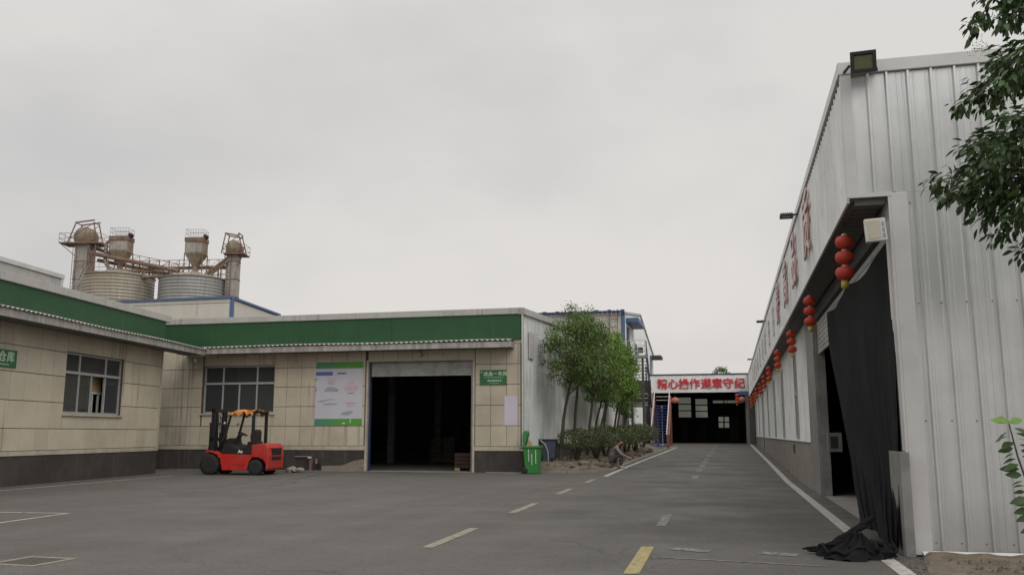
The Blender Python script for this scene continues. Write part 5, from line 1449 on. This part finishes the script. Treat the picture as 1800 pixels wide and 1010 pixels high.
# ================================================================== vegetation
def leaf_cards(b, p, d, n_, L, W):
    """one folded leaf: 6 vertices, 4 triangles"""
    d = d.normalized(); s = d.cross(n_)
    if s.length < 1e-3: s = d.cross(Vector((1, 0, 0)))
    s.normalize(); u = s.cross(d)
    vs = [p, p + d*L*.45 + s*W*.5 + u*W*.14, p + d*L - u*L*.12, p + d*L*.45 - s*W*.5 + u*W*.14, p + d*L*.5 - u*W*.05]
    b.add(vs, [(0, 1, 4), (1, 2, 4), (2, 3, 4), (3, 0, 4)])
def rvec(r): 
    while True:
        v = Vector((r.uniform(-1, 1), r.uniform(-1, 1), r.uniform(-1, 1)))
        if .05 < v.length < 1: return v.normalized()
def make_tree(name, label, group, base, seed, height, clear, crown, lean=(0, 0), stems=1, r0=.07, leafm='leaf', nleaf=4600, lsize=.10, clusters=46, cat='tree'):
    """crown = (cx, cy, cz, rx, ry, rz) relative to the base"""
    r = random.Random(seed); base = Vector(base)
    t = thing(name, label, cat, base, group)
    cc = base + Vector(crown[:3]); cr = Vector(crown[3:])
    tb = MB()
    tips = []
    forks = []
    for s in range(stems):
        top = cc + Vector((r.uniform(-.25, .25)*cr.x, r.uniform(-.3, .3)*cr.y, -.55*cr.z))
        p0 = base + Vector((.06*(s - (stems-1)/2)*3, .04*s, -.1)); n_ = 8; pts = []
        for i in range(n_+1):
            f = i/n_; q = p0.lerp(top, f) + Vector((lean[0]*math.sin(math.pi*f), lean[1]*math.sin(math.pi*f), 0)) + Vector((.05*noise.noise((seed+s*3.3, f*3, 0)), .05*noise.noise((seed, f*3, 9+s)), 0))
            pts.append(q)
        rad = [r0*(1.25 if i == 0 else 1)*(1-.5*i/n_)/(stems**.35) for i in range(n_+1)]
        tb.tube(pts, rad, 8)
        forks += [(pts[-1], rad[-1]), (pts[-2], rad[-2]), (pts[-3], rad[-3])]
    cl = []
    for i in range(clusters):
        v = rvec(r)*(r.uniform(.25, 1)**.45); c = cc + Vector((v.x*cr.x, v.y*cr.y, v.z*cr.z)); cl.append((c, r.uniform(.20, .44)*(1.15 if v.length < .6 else .9)))
    for (c, rc) in cl:
        f, fr = min(forks, key=lambda q: (q[0]-c).length + r.uniform(0, .5))
        mid = f.lerp(c, .5) + Vector((r.uniform(-.12, .12), r.uniform(-.12, .12), r.uniform(-.05, .2)))
        tb.tube([f, mid, c], [fr*.55, fr*.33, .006], 5)
    tb.build('trunk', M_['bark'], t)
    b = MB(); per = int(1.7*nleaf)//clusters
    for (c, rc) in cl:
        sc = rc
        for q in range(per):
            v = rvec(r)*(r.random()**.5)*sc*(1 + .9*(r.random() < .14))
            p = c + Vector((v.x*1.15, v.y*1.15, v.z*.8))
            d = (v.normalized()*.6 + rvec(r)*.7 + Vector((0, 0, -.25)))
            leaf_cards(b, p, d, (Vector((0, 0, 1)) + rvec(r)*.6).normalized(), lsize*r.uniform(.6, 1.25), lsize*.5*r.uniform(.7, 1.2))
    b.build('crown', M_[leafm], t)
    return t
G = 'roadside trees in the planting bed'
make_tree('roadside_tree', 'slim tree nearest the bins with a tall ragged crown and leaning trunk', G, (-6.30, 33.8, .28), 3, 6.5, 3, (.55, .5, 4.25, 1.25, 2.3, 1.40), (-.10, 0), 1, .085, 'leaf', 5600, .105, 66)
make_tree('roadside_tree', 'thin upright tree just behind the leaning one', G, (-6.28, 35.9, .30), 5, 6.5, 3, (.30, .2, 5.2, .95, 1.4, 1.25), (.05, 0), 1, .075, 'leaf', 3600, .10, 40)
make_tree('roadside_tree', 'third tree from the bins with dense dark crown', G, (-6.25, 39.6, .32), 7, 6.5, 3, (.5, .3, 4.15, 1.35, 1.7, 1.85), (.04, 0), 1, .085, 'leaf', 5200, .11, 50)
make_tree('roadside_tree', 'fourth tree from the bins, forked low', G, (-6.25, 41.9, .34), 11, 6.5, 3, (.55, .2, 4.3, 1.3, 1.6, 1.85), (-.04, 0), 2, .085, 'leaf_b', 5200, .11, 50)
make_tree('roadside_tree', 'fifth tree from the bins with bright green crown top', G, (-6.25, 44.1, .36), 13, 6.5, 3, (.50, .5, 4.35, 1.25, 1.6, 1.95), (.04, 0), 1, .085, 'leaf_b', 5200, .115, 50)
make_tree('roadside_tree', 'sixth tree from the bins with broad bright crown', G, (-6.2, 48.0, .40), 17, 6.5, 3, (.45, .3, 4.15, 1.15, 1.7, 2.0), (-.03, 0), 2, .095, 'leaf_b', 5600, .12, 54)
make_tree('roadside_tree', 'last tree of the row leaning towards the dark staircase', G, (-6.35, 52.6, .45), 19, 6.5, 3, (.45, .1, 3.75, .95, 1.5, 1.75), (.05, 0), 1, .10, 'leaf', 5200, .12, 50)
make_tree('distant_tree', 'small distant tree rising behind the far shed roof', None, (-.75, 112, .6), 23, 9, 5, (0, 0, 7.6, .95, .9, 1.7), (0, 0), 1, .12, 'leaf', 1500, .22, 26)

def shrub(label, base, rx, ry, h, seed, m='leaf_hedge'):
    r = random.Random(seed); base = Vector(base)
    t = thing('clipped_shrub', label, 'shrub', base, 'clipped shrubs in the planting bed')
    b = MB()
    for i in range(7):
        a = 2*math.pi*i/7 + r.uniform(-.3, .3)
        b.tube([base + Vector((.05*math.cos(a), .05*math.sin(a), -.06)), base + Vector((.2*rx*math.cos(a), .2*ry*math.sin(a), h*.32)), base + Vector((.6*rx*math.cos(a), .6*ry*math.sin(a), h*.6))], [.04, .03, .012], 6)
    b.build('stems', M_['bark'], t)
    b = MB()
    for i in range(int(2300*rx*ry)+1200):
        v = rvec(r); rad = 1 - .35*r.random()**1.8
        if v.z < -.35: v.z *= .5
        bump = 1 + .20*noise.noise(v*2.0 + Vector((seed, 0, 0))) + .10*noise.noise(v*5)
        zt = v.z*rad*bump
        sq = (1 if abs(v.z) < .5 else 1)
        p = base + Vector((v.x*rx*rad*bump*1.08, v.y*ry*rad*bump*1.05, h*.62 + max(-.44*h, math.copysign(abs(zt)**.8, zt)*h*.40)))
        leaf_cards(b, p, (v*.7 + rvec(r)*.7), (v + rvec(r)*.5).normalized(), r.uniform(.05, .105), r.uniform(.03, .05))
    b.build('foliage', M_[m], t)
rows = [(-5.75, 34.3, .74, .75, 1.16), (-5.35, 36.7, .80, .85, 1.10), (-5.30, 39.1, .92, .95, 1.28), (-5.15, 41.9, .95, 1.05, 1.22), (-5.05, 44.9, 1.0, 1.15, 1.36), (-4.95, 48.2, .92, 1.2, 1.30), (-4.85, 51.2, .85, 1.1, 1.42)]
for i, (x, y, rx, ry, h) in enumerate(rows):
    shrub(('rounded clipped shrub with bare stems nearest the green bin', 'clipped shrub behind the sitting person', 'third clipped shrub along the bed', 'fourth clipped shrub along the bed', 'fifth clipped shrub along the bed', 'sixth clipped shrub along the bed', 'last clipped shrub beside the blue staircase')[i], (x, y, bedz(x, y)), rx, ry, h, 50+i)

# near tree at the right edge: the outer leaves are single pieces
def big_leaf_mesh(L, W, m, bend=.18):
    b = MB(); vs = [(0, 0, 0)]
    st_ = [(.18, .55), (.42, 1.0), (.68, .82), (.88, .38)]
    for (f, w) in st_:
        zc = -bend*L*f*f
        vs += [(f*L, W/2*w, zc+.10*W*w), (f*L, 0, zc), (f*L, -W/2*w, zc+.10*W*w)]
    vs.append((L, 0, -bend*L))
    fs = [(0, 1, 2), (0, 2, 3)]
    for i in range(3):
        a = 1+3*i; fs += [(a, a+3, a+4, a+1), (a+1, a+4, a+5, a+2)]
    a = 10; fs += [(a, 13, a+1), (a+1, 13, a+2)]
    b.add(vs, fs, True)
    me = bpy.data.meshes.new('leaf'); me.from_pydata(b.v, [], b.f); me.materials.append(m); me.polygons.foreach_set('use_smooth', [True]*len(b.f)); return me
lms = [big_leaf_mesh(.095, .042, M_['leaf_dark'], .15), big_leaf_mesh(.08, .038, M_['leaf_dark'], .3), big_leaf_mesh(.105, .045, M_['leaf_dark'], .22)]
def leaf_mat(p, d, up):
    x = d.normalized(); y = up.cross(x)
    if y.length < 1e-3: y = Vector((0, 1, 0)).cross(x)
    y.normalize(); z = x.cross(y)
    m = Matrix((x, y, z)).transposed().to_4x4(); m.translation = p; return m
nt_ = thing('broadleaf_tree', 'dark glossy leaved tree hanging into the frame at upper right', 'tree', (4.6, 8.2, 0))
r = random.Random(101)
h_f = Vector((-math.sin(YW), math.cos(YW), 0)); h_r = Vector((math.cos(YW), math.sin(YW), 0))
def NQ(lat, z, dep): return h_r*lat + h_f*dep + Vector((0, 0, z))
tb = MB()
trunk = [NQ(6.2, -.1, 7.4), NQ(6.15, 1.2, 7.4), NQ(6.05, 2.4, 7.4), NQ(5.9, 3.6, 7.45), NQ(5.7, 5.0, 7.5), NQ(5.6, 6.2, 7.5)]
tb.tube(trunk, [.13, .11, .10, .085, .06, .03], 10)
# boughs: (lat, z) outline read from the hanging crown
bough_tips = [(3.74, 3.62), (3.86, 3.78), (3.80, 3.45), (3.98, 3.40), (4.10, 3.22), (4.30, 3.14), (4.02, 3.98), (4.16, 4.30), (4.22, 4.62), (4.20, 4.98), (4.28, 5.10), (4.5, 5.2), (4.45, 3.45), (4.55, 3.25), (4.6, 4.2), (4.35, 3.9), (4.3, 4.5), (4.7, 4.7), (4.8, 3.5), (4.6, 5.3), (5.0, 3.3), (5.1, 4.0), (5.2, 4.9), (5.0, 5.6), (4.4, 5.7), (5.4, 5.8), (5.6, 3.2), (6.4, 4.0), (6.8, 4.8), (6.3, 5.6), (6.0, 6.4), (7.0, 5.4), (5.6, 4.2), (4.9, 6.2)]
twigs = []
for (la_, z) in bough_tips:
    for kk in range(3 if la_ < 5.2 else 2):
        dep = 7.5 + r.uniform(-.55, .75); tip = NQ(la_ + (0 if kk == 0 else r.uniform(.05, .35)), z + (0 if kk == 0 else r.uniform(-.15, .15)), dep)
        root = trunk[min(5, max(2, int(z)))] ; mid = root.lerp(tip, .55) + Vector((0, 0, r.uniform(.05, .3)))
        pts = [root, root.lerp(mid, .5) + Vector((0, 0, .08)), mid, mid.lerp(tip, .5) + Vector((0, 0, .05)), tip]
        tb.tube(pts, [.035, .026, .016, .009, .003], 6)
        twigs.append(pts)
tb.build('trunk', M_['bark'], nt_)
leaves = []
for pts in twigs:
    m0, m1, tip = pts[2], pts[3], pts[4]
    for s in range(120):
        f = r.random()**.62
        p = m0.lerp(m1, f*2) if f < .5 else m1.lerp(tip, f*2-1)
        off = rvec(r)*r.uniform(.02, .30*(1.12-f*.8)); p2 = p + off
        d = (tip-m0).normalized()*.5 + off.normalized()*.6 + Vector((0, 0, -.45)) + rvec(r)*.35
        leaves.append((p2, d, (Vector((0, 0, 1)) + rvec(r)*.7).normalized(), r.choice((0, 1, 2)), r.uniform(.7, 1.15)))
# the 300 leaves lying outermost towards the sky and the wall are single pieces
def edge_key(l):
    rel = l[0]; la_ = rel.dot(h_r); dp = rel.dot(h_f); return la_/dp + .02*(dp-7)
leaves.sort(key=edge_key)
for (p, d, up, k3, sc) in leaves[:300]:
    inst('leaf', lms[k3], nt_, leaf_mat(p, d, up) @ Matrix.Scale(sc, 4))
b = MB()
for (p, d, up, k3, sc) in leaves[300:]:
    mm = leaf_mat(p, d, up) @ Matrix.Scale(sc, 4)
    me = lms[k3]; b.add([mm @ v.co for v in me.vertices], [tuple(q.vertices) for q in me.polygons], True)
me = bpy.data.meshes.new('foliage'); me.from_pydata([tuple(v) for v in b.v], [], b.f); me.polygons.foreach_set('use_smooth', b.sm); me.materials.append(M_['leaf_dark'])
o = put(bpy.data.objects.new('foliage', me), nt_); o['kind'] = 'stuff'
b = MB()                                               # flower sprays at the crown edge
for (la_, z) in ((4.02, 4.93), (4.06, 4.72), (4.12, 4.45), (4.15, 4.22)):
    c = NQ(la_, z, 7.3)
    for i in range(40):
        v = rvec(r)*r.uniform(.02, .10); p = c + v
        if i % 3 == 0: b.tube([c - Vector((-.1, 0, .03)), p], .0012, 3, cap=False)
        b.lathe([(0, -.005), (.005, 0), (0, .005)], tuple(p), 4, False)
b.build('flower_sprays', M_['leaf_hedge'], nt_)['kind'] = 'stuff'

# leafy shoot at the lower right edge
sp = thing('leafy_shoot', 'single upright leafy shoot with bright new leaves at lower right edge', 'plant', NQ(3.66, 0, 6.0))
stem = [NQ(3.60, 0, 6.0), NQ(3.53, .5, 6.0), NQ(3.44, .95, 6.0), NQ(3.36, 1.25, 6.0), NQ(3.32, 1.47, 6.0)]
MB().tube(stem, [.012, .010, .008, .006, .004], 7).tube([stem[1], NQ(3.72, .9, 6.1), NQ(3.76, 1.3, 6.1)], [.009, .006, .004], 6).build('stem', M_['bark'], sp)
lg = [big_leaf_mesh(.115, .055, M_['leaf_dark'], .3), big_leaf_mesh(.13, .05, M_['leaf_dark'], .45)]
ln = big_leaf_mesh(.11, .065, M_['leaf_new'], .2)
r = random.Random(9)
for i in range(36):
    f = i/35; z = .80 + .64*f
    lat = 3.46 - .13*f
    side = (-1, 1)[i % 2]
    p = NQ(lat, z, 6.0)
    d = h_r*side*r.uniform(.7, 1) + h_f*r.uniform(-.6, .6) + Vector((0, 0, r.uniform(-.25, .12)))
    inst('leaf', lg[i % 2], sp, leaf_mat(p + d.normalized()*.02, d, (Vector((0, 0, .75)) - h_f*.55 + rvec(r)*.75).normalized()) @ Matrix.Scale(r.uniform(.6, 1.1), 4))
for i in range(5):
    a = i*1.256; d = h_r*math.cos(a) + h_f*math.sin(a) + Vector((0, 0, .35))
    inst('new_leaf', ln, sp, leaf_mat(stem[-1], d, (Vector((0, 0, .7)) - h_f*.9).normalized()) @ Matrix.Scale(r.uniform(.8, 1.1), 4))
for i in range(14):
    z = .75 + .5*i/14; p = NQ(3.62, z, 6.1); a = r.uniform(0, 6.28); d = h_r*math.cos(a) + h_f*math.sin(a) + Vector((0, 0, -.1))
    inst('leaf', lg[i % 2], sp, leaf_mat(p, d, (Vector((0, 0, 1)) + rvec(r)*.5).normalized()) @ Matrix.Scale(r.uniform(.75, 1.0), 4))

# ================================================================== person crouching at the kerb
def skin(name, verts, edges, m, parent, root=0, sub=1):
    bm = bmesh.new(); ly = bm.verts.layers.skin.verify(); vs = []
    for (co, rx, ry) in verts:
        v = bm.verts.new(co); v[ly].radius = (rx, ry); vs.append(v)
    vs[root][ly].use_root = True
    for a, c in edges: bm.edges.new((vs[a], vs[c]))
    me = bpy.data.meshes.new(name); bm.to_mesh(me); bm.free()
    o = bpy.data.objects.new(name, me); COL.objects.link(o)
    sk = o.modifiers.new('s', 'SKIN'); sk.use_smooth_shade = True
    if sub: s_ = o.modifiers.new('d', 'SUBSURF'); s_.levels = sub; s_.render_levels = sub
    bpy.context.view_layer.update(); dg = bpy.context.evaluated_depsgraph_get()
    m2 = bpy.data.meshes.new_from_object(o.evaluated_get(dg)); bpy.data.objects.remove(o); bpy.data.meshes.remove(me)
    m2.materials.clear(); m2.materials.append(m); m2.polygons.foreach_set('use_smooth', [True]*len(m2.polygons))
    m2.transform(PM)
    o = bpy.data.objects.new(name, m2); put(o, parent); return o
pb = Vector((-4.42, 34.35, gz(34.4)+.02))
PM = Matrix.Translation(pb) @ Matrix.Rotation(R(4), 4, 'Z') @ Matrix.Scale(1.06, 4)
pe = thing('person', 'person in grey jacket and dark trousers crouching at the kerb, head bowed', 'person', pb)
V = []; Ed = []
def chain(pts, start=None):
    i0 = len(V); V.extend(pts)
    if start is not None: Ed.append((start, i0))
    for i in range(len(pts)-1): Ed.append((i0+i, i0+i+1))
    return i0
# body: one continuous skin
chain([((-.02, 0, .34), .12, .11), ((.04, 0, .46), .11, .11), ((.11, 0, .60), .11, .12), ((.17, 0, .71), .09, .12), ((.215, 0, .78), .048, .05), ((.245, 0, .83), .05, .05), ((.285, 0, .87), .085, .078), ((.32, 0, .905), .09, .082), ((.335, 0, .965), .075, .07)])
ch_ = 3
for s in (-1, 1):
    a = chain([((.19, .17*s, .70), .055, .055), ((.27, .22*s, .58), .045, .045), ((.36, .22*s, .47), .038, .038), ((.47, .13*s, .43), .032, .032), ((.565, .06*s, .395), .025, .028), ((.61, .045*s, .375), .030, .018)], ch_)
    hand = a+5
    for k3, (dy, ln_) in enumerate(((-.026, .062), (-.009, .075), (.009, .072), (.025, .056))):
        chain([((.635, .045*s+dy, .362), .009, .009), ((.635+ln_*.55, .045*s+dy*1.1, .335), .0085, .0085), ((.635+ln_*.75, .045*s+dy*1.1, .305), .0075, .0075)], hand)
    chain([((.60, .045*s-.032*s, .36), .010, .010), ((.625, .045*s-.055*s, .335), .0085, .0085)], hand)
    b0 = chain([((.02, .10*s, .32), .095, .095), ((.19, .14*s, .42), .08, .08), ((.34, .15*s, .475), .066, .066), ((.34, .15*s, .34), .058, .058), ((.31, .15*s, .18), .045, .045), ((.30, .15*s, .08), .036, .036), ((.34, .155*s, .045), .04, .03), ((.43, .165*s, .03), .036, .024)], 0)
skin('body', V, Ed, M_['skin'], pe)
V = []; Ed = []
chain([((-.03, 0, .36), .145, .145), ((.04, 0, .47), .14, .14), ((.105, 0, .60), .135, .15), ((.16, 0, .705), .115, .15), ((.195, 0, .755), .07, .075)])
for s in (-1, 1): chain([((.185, .165*s, .70), .075, .075), ((.265, .22*s, .58), .064, .064), ((.36, .22*s, .47), .055, .055), ((.45, .145*s, .435), .045, .045), ((.53, .085*s, .41), .040, .040)], 3)
skin('jacket', V, Ed, M_['jacket'], pe)
V = []; Ed = []
chain([((-.03, 0, .31), .15, .13)])
for s in (-1, 1): chain([((.02, .10*s, .32), .115, .115), ((.19, .14*s, .425), .097, .097), ((.345, .15*s, .485), .082, .082), ((.35, .15*s, .34), .075, .075), ((.32, .15*s, .18), .064, .064), ((.305, .15*s, .09), .06, .06)], 0)
skin('trousers', V, Ed, M_['trousers'], pe)
for s in (-1, 1):
    V = []; Ed = []; chain([((.27, .15*s, .045), .052, .05), ((.36, .158*s, .04), .05, .042), ((.46, .168*s, .032), .042, .034)]); skin('shoe', V, Ed, M_['shoe'], pe)
V = []; Ed = []; chain([((.225, 0, .79), .07, .075), ((.25, 0, .825), .062, .066)]); skin('collar', V, Ed, M_['shirt'], pe)
V = []; Ed = []; chain([((.225, 0, .90), .085, .088), ((.28, 0, .955), .105, .10), ((.345, 0, .985), .095, .092)]); skin('hair', V, Ed, M_['hair'], pe)
b = MB(PM)                                             # face: brow, nose, mouth, ears
b.tube([(.395, 0, .915), (.418, 0, .885), (.402, 0, .872)], [.010, .016, .010], 6)
for s in (-1, 1): b.lathe([(0, -.02), (.018, -.01), (.018, .012), (0, .022)], (.30, .083*s, .90), 8)
b.build('nose_and_ears', M_['skin'], pe)
b = MB(PM)
for s in (-1, 1): b.lathe([(0, -.008), (.010, 0), (0, .008)], (.395, .032*s, .918), 8)
b.tube([(.392, -.025, .845), (.398, 0, .843), (.392, .025, .845)], .005, 5)
b.build('eyes_and_mouth', M_['hair'], pe)
o = inst('sitting_stone', rms[2], None, Matrix.Translation((pb.x-.06, pb.y, pb.z+.09)) @ Matrix.Diagonal((1.0, 1.1, 1.0, 1)))
tag(o, 'low brown stone that the crouching person sits on', 'stone')
